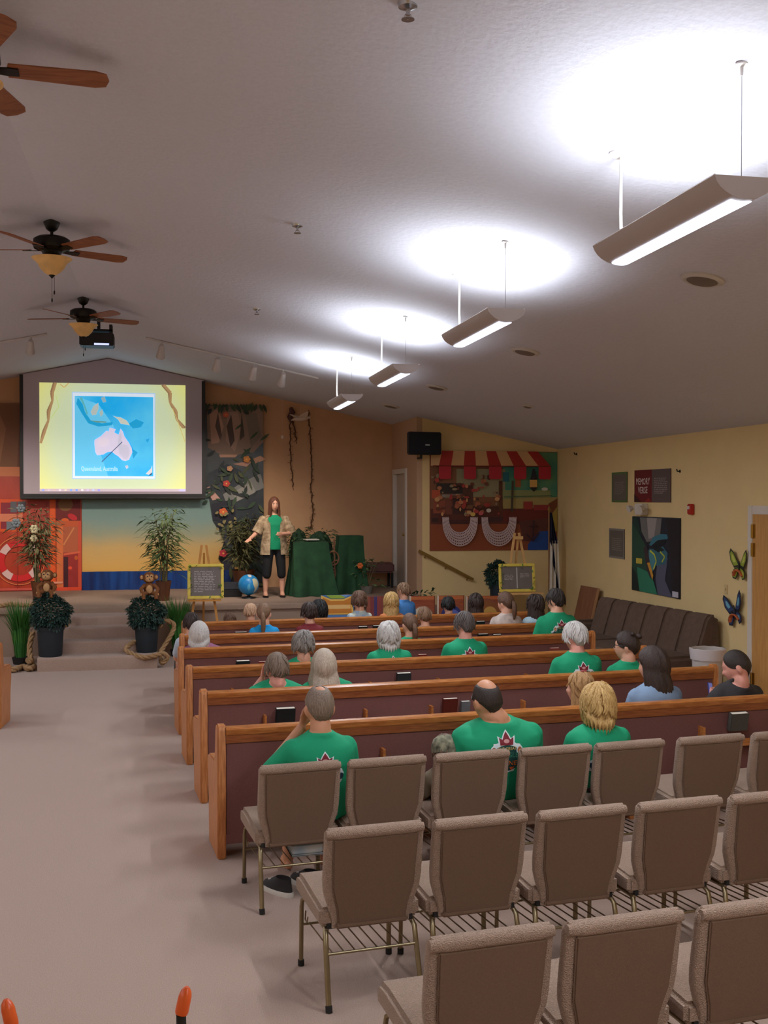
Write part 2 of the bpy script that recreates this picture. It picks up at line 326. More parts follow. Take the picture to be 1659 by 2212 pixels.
# ================================================================== CEILING FANS
M_DK = mat('oiled_bronze', (38, 34, 30), .4, .6)
M_BLADE = mat('fan_blade_wood', (156, 94, 52), .45, rgb2=(128, 70, 36), vscale=5, stretch=(1, 9, 9))
M_BOWL = mat('amber_glass', (222, 176, 108), .35, var=.12, vscale=9, emit=.05)
def fan(y, ang, label):
    t = thing('ceiling_fan', label, 'fan', (RX, y, RZ), 0, 'ceiling fans along the ridge')
    MB().lathe([(.075, 0), (.072, -.02), (.05, -.075), (.022, -.095)], 24).build('canopy', M_DK, t, smooth=40)
    MB().tube([(0, 0, -.09), (0, 0, -.16)], .014).build('downrod', M_DK, t, smooth=50)
    MB().lathe([(.03, -.135), (.13, -.15), (.16, -.17), (.165, -.225), (.155, -.25), (.09, -.275), (.08, -.3), (.05, -.345)], 32).build('motor', M_DK, t, smooth=40)
    MB().lathe([(.178, -.335), (.172, -.342), (.13, -.375), (.105, -.425), (.06, -.47), (.03, -.485), (.025, -.48), (.1, -.42), (.165, -.335)], 32, caps=False).build('light_bowl', M_BOWL, t, smooth=50)
    MB().lathe([(.03, -.483), (.026, -.49), (.012, -.505), (.004, -.515)], 16).build('finial', M_DK, t, smooth=50)
    for k, L in ((0, .2), (1, .13)):
        p = MB().tube([(.02 * k, 0, -.5), (.02 * k, 0, -.5 - L)], .0018, 6); p.ell((.02 * k, 0, -.51 - L), (.007, .007, .02)); p.build('pull_chain', M_DK, t)
    for k in range(5):
        Mx = Matrix.Rotation(R(ang + 72 * k), 4, 'Z') @ Matrix.Translation((0, 0, -.262)) @ Matrix.Rotation(R(-13), 4, 'X')
        po = [(.2, -.058), (.64, -.072), (.695, -.055), (.71, 0), (.695, .055), (.64, .072), (.2, .058), (.19, 0)]
        MB().prism(po, (0, 0, 0), (1, 0, 0), (0, 1, 0), (0, 0, .007), M=Mx).build('blade', M_BLADE, t)
        MB().prism([(.09, -.02), (.2, -.035), (.25, -.03), (.255, .03), (.2, .035), (.09, .02)], (0, 0, -.007), (1, 0, 0), (0, 1, 0), (0, 0, .006), M=Mx).build('blade_iron', M_DK, t)
fan(5.95, 5, 'nearest ceiling fan, cut off by the left edge of the picture')
fan(10.2, 25, 'middle ceiling fan with wooden blades and amber glass bowl')
fan(14.02, 20, 'farthest ceiling fan, just in front of the projector')
# projector on its mount
pj = at_y(210, 735, 15.0)
t = thing('projector', 'black ceiling projector hung behind the farthest fan', 'projector', (pj.x, pj.y, pj.z - .09))
MB().box(-.22, .22, -.17, .17, 0, .17).build('body', M_BLACK, t, bevel=.012)
MB().tube([(.08, .17, .08), (.08, .215, .08)], .05, 20).build('lens', mat('lens_glass', (40, 44, 70), .1), t, smooth=50)
MB().box(-.03, .16, -.174, -.17, .006, .03).build('status_panel', mat('panel_glow', (190, 200, 255), .4, emit=1.2), t)
m = MB(); m.box(-.16, .2, -.1, .1, .2, .225); m.box(.16, .2, -.1, .1, .17, .29); m.box(-.16, -.12, -.1, .1, .17, .22); m.tube([(.02, 0, .22), (.02, 0, ceil_z(pj.x + .02) - pj.z + .085)], .022)
m.build('mount', M_BLACK, t)
# track lights
M_TRK = mat('track_white', (206, 198, 194), .5)
def track(p0, p1, heads, label):
    t = thing('track_light', label, 'track light', p0); d = p1 - p0
    x, y = frame(d)
    MB().tube([(0, 0, -.012), d + Vector((0, 0, -.012))], .018, 4).build('rail', M_TRK, t)
    for k in heads:
        q = d * k + Vector((0, 0, -.02))
        MB().tube([q, q + Vector((0, 0, -.1))], .012).build('head_stem', M_TRK, t)
        h = MB(); a = q + Vector((0, -.05, -.07)); b = q + Vector((-.02, .09, -.21)); ax = (b - a).normalized()
        h.tube([a - ax * .02, a, a + ax * .07, b], [.03, .042, .046, .066], 18)
        h.build('lamp_head', M_TRK, t, smooth=40)
        ld = bpy.data.lights.new('stage_fill_spot', 'SPOT'); ld.energy = STAGE_FILL_W; ld.color = (1, .86, .72); ld.spot_size = R(75); ld.spot_blend = .8; ld.shadow_soft_size = .05  # added spot: the heads are unlit, this brightens the stage
        lo = bpy.data.objects.new('stage_fill_spot', ld); col.objects.link(lo); lo.parent = t; lo.location = b + ax * .02; lo.rotation_euler = Vector((0, 0, -1)).rotation_difference(ax).to_euler()
ty = 16.2
track(Vector((-.278, ty, ceil_z(-.278))), Vector((2.25, ty, ceil_z(2.25))), (.09, .41, .62, .79), 'white track light with four heads on the right ceiling slope')
track(Vector((-1.654, ty, ceil_z(-1.654))), Vector((-4.4, ty, ceil_z(-4.4))), (.08, .3, .52, .74), 'white track light on the left ceiling slope, cut by the frame')
# ceiling discs and sprinklers
M_VENT = mat('vent_white', (205, 198, 190), .55)
TILT = Matrix.Rotation(math.atan(SL), 4, 'Y')
for x, y, lb in ((3.64, 6.956, 'round white ceiling speaker grille below the nearest pendant'), (3.64, 10.739, 'round white ceiling speaker grille right of the second pendant'), (3.64, 14.484, 'round white ceiling speaker grille right of the third pendant'),
              (3.64, 17.573, 'round white ceiling speaker grille by the far tan wall'), (4.861, 14.229, 'small round ceiling disc nearest the yellow corner')):
    t = thing('ceiling_speaker', lb, 'ceiling speaker', (x, y, ceil_z(x)), 0, 'round ceiling fittings'); t.rotation_euler = (0, math.atan(SL), 0)
    k = .5 if x > 4 else 1
    MB().lathe([(.15 * k, .0), (.15 * k, -.012), (.125 * k, -.026), (.12 * k, -.022)], 28, caps=True).build('rim', M_VENT, t, smooth=30)
    MB().lathe([(.118 * k, -.016), (.09 * k, -.032), (.02, -.038)], 28).build('grille', mat('grille_grey', (120, 108, 98), .6), t, smooth=40)
for x, y, lb in ((1.0, 4.475, 'chrome fire sprinkler at the top edge of the picture'), (.985, 8.252, 'fire sprinkler left of the second pendant'), (.985, 12.0, 'small far fire sprinkler above the track lights')):
    t = thing('sprinkler', lb, 'sprinkler', (x, y, ceil_z(x)), 0, 'ceiling sprinklers')
    MB().lathe([(.045, 0.01), (.04, -.012), (.02, -.02), (.012, -.022)], 20).build('escutcheon', mat('chrome', (190, 190, 192), .25, 1), t, smooth=40)
    m = MB().tube([(0, 0, -.02), (0, 0, -.045)], .009); m.lathe([(.028, -.06), (.028, -.063)], 16); m.tube([(-.01, 0, -.04), (-.016, 0, -.055), (0, 0, -.062)], .003, 6); m.tube([(.01, 0, -.04), (.016, 0, -.055), (0, 0, -.062)], .003, 6)
    m.build('sprinkler_head', mat('chrome', (190, 190, 192), .25, 1), t)

# ================================================================== PEWS
PR = R(5.0)
PEWS = {1: (.191, 13.563), 2: (.148, 12.296), 3: (.121, 11.244), 4: (.177, 9.975), 5: (.261, 8.695), 6: (.33, 7.326)}
PL = 4.68
def pew_mesh_parts(L):
    P = {}
    end = [(-.03, 0), (-.03, .86), (-.02, .885), (.0, .9), (.035, .9), (.06, .885), (.075, .85), (.11, .68), (.15, .63), (.42, .615), (.47, .6), (.49, .56), (.48, .45), (.44, .3), (.42, 0)]
    P['end'] = MB().prism(end, (0, 0, 0), (0, 1, 0), (0, 0, 1), (.058, 0, 0))
    P['top_rail'] = MB().prism([(-.03, .83), (-.036, .845), (-.036, .868), (-.024, .882), (.03, .882), (.04, .868), (.04, .845), (.034, .83)], (.058, 0, 0), (0, 1, 0), (0, 0, 1), (L - .116, 0, 0))
    P['back_rail'] = MB().prism([(-.026, .775), (-.026, .83), (.03, .83), (.04, .775)], (.058, 0, 0), (0, 1, 0), (0, 0, 1), (L - .116, 0, 0))
    P['back_panel'] = MB().prism([(-.018, .12), (-.018, .775), (.045, .775), (.09, .47), (.075, .12)], (.058, 0, 0), (0, 1, 0), (0, 0, 1), (L - .116, 0, 0))
    P['bottom_rail'] = MB().box(.058, L - .058, -.022, .0, .1, .165)
    P['seat'] = MB().prism([(.09, .40), (.09, .465), (.3, .46), (.5, .47), (.53, .45), (.53, .405), (.5, .39)], (.058, 0, 0), (0, 1, 0), (0, 0, 1), (L - .116, 0, 0))
    P['seat_rail'] = MB().box(.058, L - .058, .44, .47, .3, .39)
    return P
def pew(x, y, rot, L, label, racks):
    t = thing('pew', label, 'pew', (x, y, 0), rot, 'wooden pews')
    P = pew_mesh_parts(L)
    e = P['end'].build('end_panel', M_OAKV, t, bevel=.008); e2 = e.copy(); col.objects.link(e2); e2.parent = t; e2.location = (L - .058, 0, 0)
    P['top_rail'].build('top_rail', M_OAK, t, smooth=30); P['back_rail'].build('back_rail', mat('oak_dark', (158, 90, 46), .4, rgb2=(130, 68, 34), vscale=9, stretch=(1, 8, 8)), t)
    P['back_panel'].build('back_panel', M_MAROON, t, bevel=.006); P['bottom_rail'].build('bottom_rail', M_MAROON, t)
    P['seat'].build('seat', M_MAROON, t, smooth=40); P['seat_rail'].build('seat_rail', M_OAK, t)
    n = max(1, int(L / 1.5))
    for k in range(1, n): MB().box(L * k / n - .025, L * k / n + .025, .02, .42, 0, .39).build('support', M_OAKV, t)
    for xa, xb in racks:
        r = MB().box(xa, xb, -.1, -.018, .525, .54).build('book_rack', M_OAK, t)
        MB().box(xa, xb, -.105, -.093, .525, .58).build('rack_front', M_OAK, r)
        for q in (xa, xb - .018): MB().box(q, q + .018, -.093, -.018, .54, .68).build('rack_side', M_OAK, r)
    return t
LB = {1: 'farthest wooden pew, below the stage, its seats taken by children', 2: 'second wooden pew from the stage, ponytailed girl in blue in it', 3: 'third wooden pew from the stage, white haired lady in purple at its aisle end',
      4: 'fourth wooden pew from the stage, grey haired group in green spread along it', 5: 'second nearest wooden pew, with black and red books in its rack', 6: 'nearest wooden pew, right in front of the padded chairs'}
RK = {6: [(.5, 1.15), (2.05, 2.7), (3.65, 4.35)], 5: [(.5, 1.35), (1.9, 2.75), (3.4, 4.1)], 4: [(.4, 1.1), (1.7, 2.4), (3.3, 4.0)], 3: [(.3, 1.3), (2.2, 2.9), (3.7, 4.4)], 2: [(.4, 1.1), (2.9, 3.6)], 1: [(.4, 1.0), (1.7, 2.3), (2.9, 3.5)]}
pews = {i: pew(*PEWS[i], PR, PL, LB[i], RK[i]) for i in PEWS}
pew(-1.685 - 2.6 * math.cos(R(-4)), 11.9 - 2.6 * math.sin(R(-4)), R(-4), 2.6, 'wooden pew across the aisle, only its end showing at the left edge', [])
def pew_y(i, x): return PEWS[i][1] + (x - PEWS[i][0]) * math.tan(PR)

# books standing or lying in the racks
def book(px, py, row, wd, h, th, cover, label, tilt=-12):
    p = at_y(px, py, pew_y(row, 2) - .07)
    for _ in range(3): p = at_y(px, py, pew_y(row, p.x) - .07)          # top edge of the book
    t = thing('book', label, 'book', (p.x, p.y, p.z - h), PR, 'books in the pew racks')
    Mx = Matrix.Translation((0, -.0, 0)) @ Matrix.Rotation(R(-tilt), 4, 'X')
    cm = mat('cover_%d_%d_%d' % cover, cover, .45, var=.05, vscale=30)
    m = MB()
    m.box(-wd/2, wd/2, -th/2, -th/2 + .003, 0, h, 0, Mx); m.box(-wd/2, wd/2, th/2 - .003, th/2, 0, h, 0, Mx); m.box(-wd/2, -wd/2 + .004, -th/2, th/2, 0, h, 0, Mx); m.build('cover', cm, t)
    MB().box(-wd/2 + .004, wd/2 - .004, -th/2 + .003, th/2 - .003, .003, h - .003, 0, Mx).build('pages', mat('paper_edge', (232, 224, 208), .8), t)
book(1592, 1537, 6, .15, .14, .045, (74, 72, 66), 'grey green book in the nearest pew rack, far right')
book(615, 1526, 5, .155, .18, .045, (22, 26, 30), 'black book standing beside the balding man in the chair')
book(970, 1506, 5, .13, .15, .03, (96, 30, 18), 'dark red book left of the bald man')
book(1003, 1512, 5, .08, .15, .03, (112, 116, 120), 'slim grey book just behind the dark red one')
book(870, 1451, 4, .14, .17, .04, (46, 48, 50), 'charcoal book in the middle of the fourth pew')
book(524, 1425, 3, .14, .15, .04, (24, 34, 36), 'black book left of the grey haired man leaning on his hand')
book(569, 1427, 3, .11, .13, .025, (140, 50, 38), 'thin red book beside the black one, left of the grey haired man')
book(911, 1412, 3, .1, .13, .025, (140, 46, 36), 'red book beside the white bobbed woman in green')
book(1196, 1398, 3, .11, .13, .025, (146, 66, 58), 'red book near the right end of the third pew')
book(1042, 1368, 2, .13, .12, .03, (20, 24, 24), 'black book right of the man with the reddish neck')
book(1072, 1369, 2, .11, .12, .03, (24, 22, 20), 'black book at the end of the pair under the beige blouse')
book(783, 1352, 1, .12, .12, .03, (40, 36, 32), 'brown black book in the farthest pew, left of the pair')
book(816, 1350, 1, .14, .12, .03, (18, 22, 20), 'black book in the farthest pew, right of the pair')
book(520, 1364, 1, .15, .1, .03, (60, 50, 46), 'white edged book in the farthest pew, left of the blue shirt')
book(1037, 1341, 1, .12, .1, .03, (30, 44, 40), 'small dark book in the farthest pew, left of the beige blouse')

# ================================================================== CHAIRS
CR, CT = R(4.3), R(6.3)
def make_chair():
    t = thing('chair', '', 'chair', (0, 0, 0), 0, 'taupe padded stacking chairs')
    # seat cushion, waterfall front
    prof = [(-.2, .365), (-.2, .455), (-.1, .46), (.2, .475), (.285, .468), (.315, .445), (.32, .4), (.3, .37), (.1, .365)]
    MB().prism(prof, (-.252, 0, 0), (0, 1, 0), (0, 0, 1), (.504, 0, 0)).build('seat', M_FAB_LIT, t, bevel=.022, segs=3)
    MB().box(-.215, .215, -.2, .2, .355, .38).build('seat_pan', M_RUBBER, t)
    # back: pad folded over the top into a roll, waisted below
    def by(z): return -.2 - (z - .38) * .17
    n = 14; front = []; 
    zs = [.36, .40, .45, .50, .54, .60, .70, .80, .835, .853, .86]
    def hw(z): return .196 if z < .42 else .196 + (.245 - .196) * min(1, max(0, (z - .42) / .14)) ** .8
    secs = []
    for z in zs:
        tk = .03 if z < .83 else .03 * math.sqrt(max(0.05, 1 - ((z - .83) / .031) ** 2))
        secs.append(((0, by(z) + .012, z), (1, 0, 0), (0, 1, 0), hw(z) - (.012 if z > .85 else 0), tk))
    MB().loft(secs, 28, power=7).build('backrest', M_FAB_LIT, t, smooth=50)
    # roll across the top seen from behind
    roll = []
    for k in range(9):
        x = -.242 + .484 * k / 8; roll.append((x, by(.835) - .006, .833))
    MB().tube(roll, [.02] + [.027] * 7 + [.02], 16).build('top_roll', M_FAB_LIT, t, smooth=50)
    # rear panel, slightly proud, narrowing downwards
    pts = [(-.17, .372), (.17, .372), (.178, .45), (.205, .56), (.214, .815), (-.214, .815), (-.205, .56), (-.178, .45)]
    m = MB(); k = len(pts)
    a = [(x, by(z) - .017, z) for x, z in pts]; b = [(x * .985, by(z) - .03, z + (.004 if z < .5 else -.004)) for x, z in pts]
    m.add(a + b, [tuple(range(k, 2 * k))] + [(i, (i + 1) % k, k + (i + 1) % k, k + i) for i in range(k)] + [tuple(range(k))[::-1]])
    m.build('rear_panel', M_FAB_SHADED, t, bevel=.006)
    m = MB(); m.box(-.182, .182, by(.38) - .036, by(.38) - .01, .362, .39); m.build('panel_hem', M_FAB_SHADED, t, bevel=.008)
    for s in (-1, 1):
        MB().tube([(s * .215, .22, .36), (s * .232, .24, .345), (s * .236, .245, .31), (s * .238, .25, .02)], .0135, 10, flat=.8).build('leg', M_GOLD, t, smooth=50)
        MB().tube([(s * .2, -.12, .36), (s * .215, -.17, .352), (s * .224, -.2, .325), (s * .226, -.215, .27), (s * .232, -.29, .02)], .0135, 10, flat=.8).build('leg', M_GOLD, t, smooth=50)
        MB().tube([(s * .238, .25, 0), (s * .238, .25, .03)], .0165, 10).build('foot_cap', M_RUBBER, t, smooth=50)
        MB().tube([(s * .232, -.296, 0), (s * .232, -.288, .03)], .0165, 10).build('foot_cap', M_RUBBER, t, smooth=50)
        MB().tube([(s * .225, .2, .3), (s * .24, .15, .275), (s * .243, .1, .28), (s * .24, .09, .31)] if s < 0 else [(s * .225, .1, .33), (s * .245, .1, .33), (s * .247, .1, .30)], .0035, 6).build('ganging_hook', M_GOLD, t)
        MB().tube([(s * .215, -.19, .345), (s * .215, .19, .345)], .011, 8).build('seat_rail', M_GOLD, t, smooth=50)
    MB().tube([(-.225, -.225, .245), (.225, -.225, .245)], .0075, 8).build('rack_rail', M_GOLD, t, smooth=50)
    MB().tube([(-.238, .245, .215), (.238, .245, .215)], .0075, 8).build('rack_rail', M_GOLD, t, smooth=50)
    for k in range(8):
        x = -.196 + .392 * k / 7; MB().tube([(x, -.225, .248), (x, .245, .219)], .0038, 6).build('rack_rod', M_GOLD, t)
    return t
chair0 = make_chair()
CH = []
rows = {1: ((.528, 6.309), [0, .531, 1.072, 1.63, 2.145, 2.735, 3.29]), 2: ((.731, 5.04), [0, .536, 1.08, 1.632, 2.17]), 3: ((.905, 3.717), [0, .53, 1.085])}
ORD = ['at the aisle end', 'second from the aisle', 'third from the aisle', 'fourth from the aisle', 'fifth from the aisle', 'sixth from the aisle', 'seventh, cut by the right edge']
RN = {1: 'in the front row of chairs', 2: 'in the middle row of chairs', 3: 'in the nearest row of chairs'}
first = True
for r, ((x, y), offs) in rows.items():
    for k, d in enumerate(offs):
        c = chair0 if first else copy_tree(chair0); first = False
        # back top sits .28 behind the seat centre
        cx, cy = x + (d + .245) * math.cos(CR), y + (d + .245) * math.sin(CR)
        c.location = (cx - math.sin(CT) * .288, cy + math.cos(CT) * .288, 0); c.rotation_euler.z = CT
        c['label'] = 'taupe padded chair %s %s' % (ORD[k], RN[r]); CH.append((r, k, c))

# ================================================================== PEOPLE
SKIN = {'fair': mat('skin_fair', (226, 168, 140), .55, var=.06, vscale=14), 'tan': mat('skin_tan', (206, 146, 112), .55, var=.06, vscale=14), 'pink': mat('skin_pink', (228, 158, 140), .5, var=.07, vscale=14)}
GREEN = mat('green_tee', (14, 152, 106), .85, var=.06, vscale=4, bump=.35, bscale=7)
def hairmat(name, a, b): return mat('hair_' + name, a, .5, rgb2=b, vscale=26, stretch=(7, 7, .8), bump=.55, bscale=40, detail=5)
HAIR = {'greybrown': hairmat('greybrown', (146, 126, 108), (112, 92, 78)), 'dark': hairmat('dark', (58, 44, 38), (36, 28, 24)), 'black': hairmat('black', (34, 30, 30), (20, 18, 18)),
        'white': hairmat('white', (226, 220, 216), (186, 178, 172)), 'grey': hairmat('grey', (168, 158, 150), (104, 96, 92)), 'longgrey': hairmat('longgrey', (206, 188, 168), (172, 152, 134)),
        'blonde': hairmat('blonde', (226, 188, 122), (176, 132, 76)), 'darkbrown': hairmat('darkbrown', (70, 50, 42), (42, 30, 26)), 'brown': hairmat('brown', (122, 88, 66), (84, 58, 44)),
        'honey': hairmat('honey', (196, 152, 100), (150, 108, 68)), 'lightbrown': hairmat('lightbrown', (152, 116, 86), (112, 82, 60)), 'darkgrey': hairmat('darkgrey', (112, 100, 96), (70, 60, 56)),
        'toddler': hairmat('toddler', (222, 182, 150), (196, 152, 116)), 'auburn': hairmat('auburn', (124, 74, 52), (84, 48, 36))}
PEND = []          # meshes waiting for the union remesh
def union(mb, name, m, parent, vox, it=3, fac=.5, dec=1.0):
    o = bpy.data.objects.new(name, mb.mesh(name, m)); col.objects.link(o); o.parent = parent
    md = o.modifiers.new('r', 'REMESH'); md.mode = 'VOXEL'; md.voxel_size = vox; md.use_smooth_shade = True
    if it: s = o.modifiers.new('s', 'SMOOTH'); s.factor = fac; s.iterations = it
    if dec < 1: d = o.modifiers.new('d', 'DECIMATE'); d.ratio = dec
    PEND.append(o); return o
def flush():
    dg = bpy.context.evaluated_depsgraph_get()
    for o in PEND:
        me = bpy.data.meshes.new_from_object(o.evaluated_get(dg)); me.name = o.name
        o.modifiers.clear(); old = o.data; o.data = me; bpy.data.meshes.remove(old)
        me.polygons.foreach_set('use_smooth', [True] * len(me.polygons))
    PEND.clear()
XA, YA, ZA = Vector((1, 0, 0)), Vector((0, 1, 0)), Vector((0, 0, 1))
def limb(mb, pts, rs, off=0, n=14):
    # smooth tapering limb through joints
    P = [Vector(p) for p in pts]; out = []; rr = []
    for i in range(len(P) - 1):
        for k in range(4):
            t = k / 4; out.append(P[i].lerp(P[i + 1], t)); rr.append(rs[i] * (1 - t) + rs[i + 1] * t + off)
    out.append(P[-1]); rr.append(rs[-1] + off)
    for _ in range(2):
        q = out[:]
        for i in range(1, len(out) - 1): q[i] = out[i] * .5 + (out[i - 1] + out[i + 1]) * .25
        out = q
    d0 = (out[1] - out[0]).normalized(); d1 = (out[-1] - out[-2]).normalized()
    out = [out[0] - d0 * rr[0] * .6] + out + [out[-1] + d1 * rr[-1] * .6]; rr = [rr[0] * .6] + rr + [rr[-1] * .6]
    mb.tube(out, rr, n)
def hand(mb, wrist, d, palm, side, curl=.5, s=1.0):
    # palm with four unequal curled fingers and a thumb leaving the side of the palm
    d = Vector(d).normalized(); palm = Vector(palm); palm = (palm - d * palm.dot(d)).normalized(); lat = d.cross(palm) * side
    w = Vector(wrist); k = .086 * s
    mb.loft([(w - d * .01, lat, palm, .026 * s, .019 * s), (w + d * k * .35, lat, palm, .036 * s, .017 * s), (w + d * k * .85, lat, palm, .041 * s, .014 * s), (w + d * k, lat, palm, .038 * s, .011 * s)], 14)
    for i, (o, L) in enumerate(((-.03, .066), (-.011, .078), (.009, .073), (.028, .056))):
        a = w + d * k * .93 + lat * o * s; pts = [a]; dd = d.copy()
        for j, f in enumerate((.45, .3, .25)):
            ang = curl * (.35 + .35 * j); dd = (d * math.cos(ang * (j + 1) * .7) + palm * math.sin(ang * (j + 1) * .7)); a = a + dd * L * s * f; pts.append(a)
        mb.tube(pts, [.0098 * s, .0092 * s, .0085 * s, .0065 * s], 8)
    a = w + d * k * .3 - lat * .03 * s
    mb.tube([a, a - lat * .026 * s + d * .022 * s + palm * .006, a - lat * .034 * s + d * .048 * s + palm * .014, a - lat * .03 * s + d * .068 * s + palm * .022], [.0135 * s, .0118 * s, .0102 * s, .0075 * s], 8)
HA, HB, HC = .077, .098, .121
def head_mesh(mb, M, s):
    V = []; n, k = 32, 24
    def g(x, c, w): return math.exp(-((x - c) / w) ** 2)
    for i in range(k + 1):
        th = math.pi * i / k; z = -math.cos(th); rr = math.sin(th)
        for j in range(n):
            ph = 2 * math.pi * j / n; x, y = rr * math.cos(ph), rr * math.sin(ph)
            a, b, c = HA, HB, HC; X, Y, Zz = x * a, y * b, z * c
            if z < 0:
                X *= 1 - .24 * (-z) ** 1.4
                if y < 0: Y *= 1 - .4 * max(0, -z - .15)
                else: Y += .012 * (-z)
            if y > 0:
                Y += .024 * g(x, 0, .17) * g(z, -.2, .17) + .006 * g(x, 0, .5) * g(z, .22, .12) + .007 * g(x, 0, .28) * g(z, -.5, .1) + .012 * g(x, 0, .3) * g(z, -.84, .16)
                Y -= .012 * (g(x, .38, .18) + g(x, -.38, .18)) * g(z, .04, .11)
            V.append(M @ Vector((X, Y, Zz)))
    Fc = [(i*n+j, i*n+(j+1) % n, (i+1)*n+(j+1) % n, (i+1)*n+j) for i in range(k) for j in range(n)]
    mb.add(V, Fc)
    for sx in (-1, 1):
        E = M @ Matrix.Translation((sx * .08, -.012, -.012)) @ Matrix.Rotation(sx * R(-22), 4, 'Z') @ Matrix.Rotation(R(-10), 4, 'X')
        mb.ell((0, 0, 0), (.011, .02, .033), 12, 8, M=E); mb.ell((-sx * .006, .004, -.026), (.01, .012, .013), 10, 6, M=E)
def hair_mesh(M, st, rnd):
    """shell of strands laid over the skull; st: crown (deg), front/side/back hem (deg), th, drop (hang length), spread, face (half angle left open)"""
    n = 72; N1, N2 = 14, 10 if st.get('drop') else 0
    ph0 = [rnd.uniform(0, 6.28) for _ in range(8)]; fr = [rnd.randint(5, 9), rnd.randint(11, 17), rnd.randint(19, 27), rnd.randint(30, 41)]
    amp = st.get('amp', .05); V = []; th = st.get('th', .012); crown = st.get('crown', 0); dirn = st.get('crown_dir', 1)
    rowsN = N1 + N2 + 2
    for i in range(rowsN):
        for j in range(n):
            a = 2 * math.pi * j / n                      # 0 = face
            ca = math.cos(a); f = (1 + ca) / 2            # 1 at face, 0 at nape
            side = abs(math.sin(a))
            hem = st['back'] + (st['side'] - st['back']) * side ** 1.5 if ca < 0 else st['front'] + (st['side'] - st['front']) * side ** 1.5
            hangs = N2 and abs(math.degrees(math.atan2(math.sin(a), ca))) > st.get('face', 60)
            if hangs: hem = max(hem, 98)
            c0 = crown * (1 + .35 * ca * dirn)
            if crown and ca > .35: c0 = hem - 2 if st.get('bare_front', True) else c0
            ii = min(i, N1); T = c0 + (hem - c0) * ii / N1
            t = R(T); k = 1 + amp * (.5 * math.sin(fr[0] * a + ph0[0] + 1.3 * i / N1) + .35 * math.sin(fr[1] * a + ph0[1] + 2 * i / N1) + .25 * math.sin(fr[2] * a + ph0[2] - 2 * i / N1) + .2 * math.sin(fr[3] * a + ph0[3])) * min(1, ii / 4)
            tk = th * (min(1, .25 + ii / 3) if crown else 1)
            if not hangs and ii >= N1 - 1: tk *= .45
            r = math.sin(t); x = math.sin(a) * r * (HA + tk) * k; y = ca * r * (HB + tk) * k; z = math.cos(t) * (HC + tk)
            if z < 0 and y < 0 and not hangs: y *= 1 - .4 * max(0, -z / HC - .15)
            if i > N1 and N2:
                u = min(1, (i - N1) / N2)
                if hangs:
                    z0 = z; d = st['drop'] * (1 + st.get('rag', .06) * math.sin(fr[2] * a + ph0[4])) * u
                    z = z0 - d; sp = 1 + st.get('spread', .1) * math.sin(math.pi * min(1, u * .8)) - st.get('tuck', .15) * u ** 2
                    x *= sp; y = y * sp - (.012 * u if ca < 0 else 0)
                    if ca > 0: y *= 1 - .25 * u
            if i == rowsN - 1: x *= .7; y *= .7; z += .004
            V.append(M @ Vector((x, y, z)))
    mb = MB(); Fc = [(i*n+j, i*n+(j+1) % n, (i+1)*n+(j+1) % n, (i+1)*n+j) for i in range(rowsN - 1) for j in range(n)]
    if not crown: Fc.append(tuple(range(n)))
    mb.add(V, Fc)
    for _ in range(st.get('locks', 0)):
        a = rnd.uniform(R(st.get('face', 60)) * .7, 2 * math.pi - R(st.get('face', 60)) * .7); t0 = rnd.uniform(15, 85); L = min(rnd.uniform(35, 60), st.get('lockend', 150) - t0); pts = []
        for q in range(6):
            t = R(t0 + L * q / 5); aa = a + .25 * math.sin(q * .6 + a * 3) * q / 5; k = 1.0 + (.02 if q < 4 else .05 * (q - 3)) * rnd.uniform(.2, 1.2); dz = max(0, math.degrees(t) - 95) / 60 * .09
            r = math.sin(min(t, R(95))) * k; pts.append(M @ Vector((math.sin(aa) * r * (HA + th), math.cos(aa) * r * (HB + th), math.cos(min(t, R(95))) * (HC + th) * k - dz)))
        lr = min(1, th / .022); mb.tube(pts, [.004 * lr, .011 * lr, .014 * lr, .013 * lr, .009 * lr, .003 * lr], 6)
    return mb
STY = {'short': dict(front=48, side=88, back=136, th=.012, amp=.035, locks=45, lockend=118), 'buzz': dict(front=46, side=92, back=140, th=.006, amp=.012),
       'monk': dict(front=66, side=88, back=132, th=.007, crown=34, amp=.02), 'thin': dict(front=60, side=88, back=136, th=.009, crown=15, crown_dir=-.5, amp=.03, bare_front=False),
       'shag': dict(front=62, side=100, back=120, th=.024, amp=.06, drop=.075, face=62, spread=.12, tuck=.22, rag=.35, locks=90), 'bob': dict(front=58, side=100, back=120, th=.024, amp=.04, drop=.1, face=58, spread=.1, tuck=.1),
       'long': dict(front=56, side=100, back=120, th=.02, amp=.045, drop=.22, face=60, spread=.12, tuck=.02, rag=.14, locks=40), 'longer': dict(front=54, side=100, back=120, th=.02, amp=.05, drop=.3, face=56, spread=.16, tuck=.05, rag=.16, locks=40),
       'tied': dict(front=50, side=84, back=132, th=.012, amp=.03), 'mop': dict(front=58, side=92, back=132, th=.02, amp=.05, locks=60)}
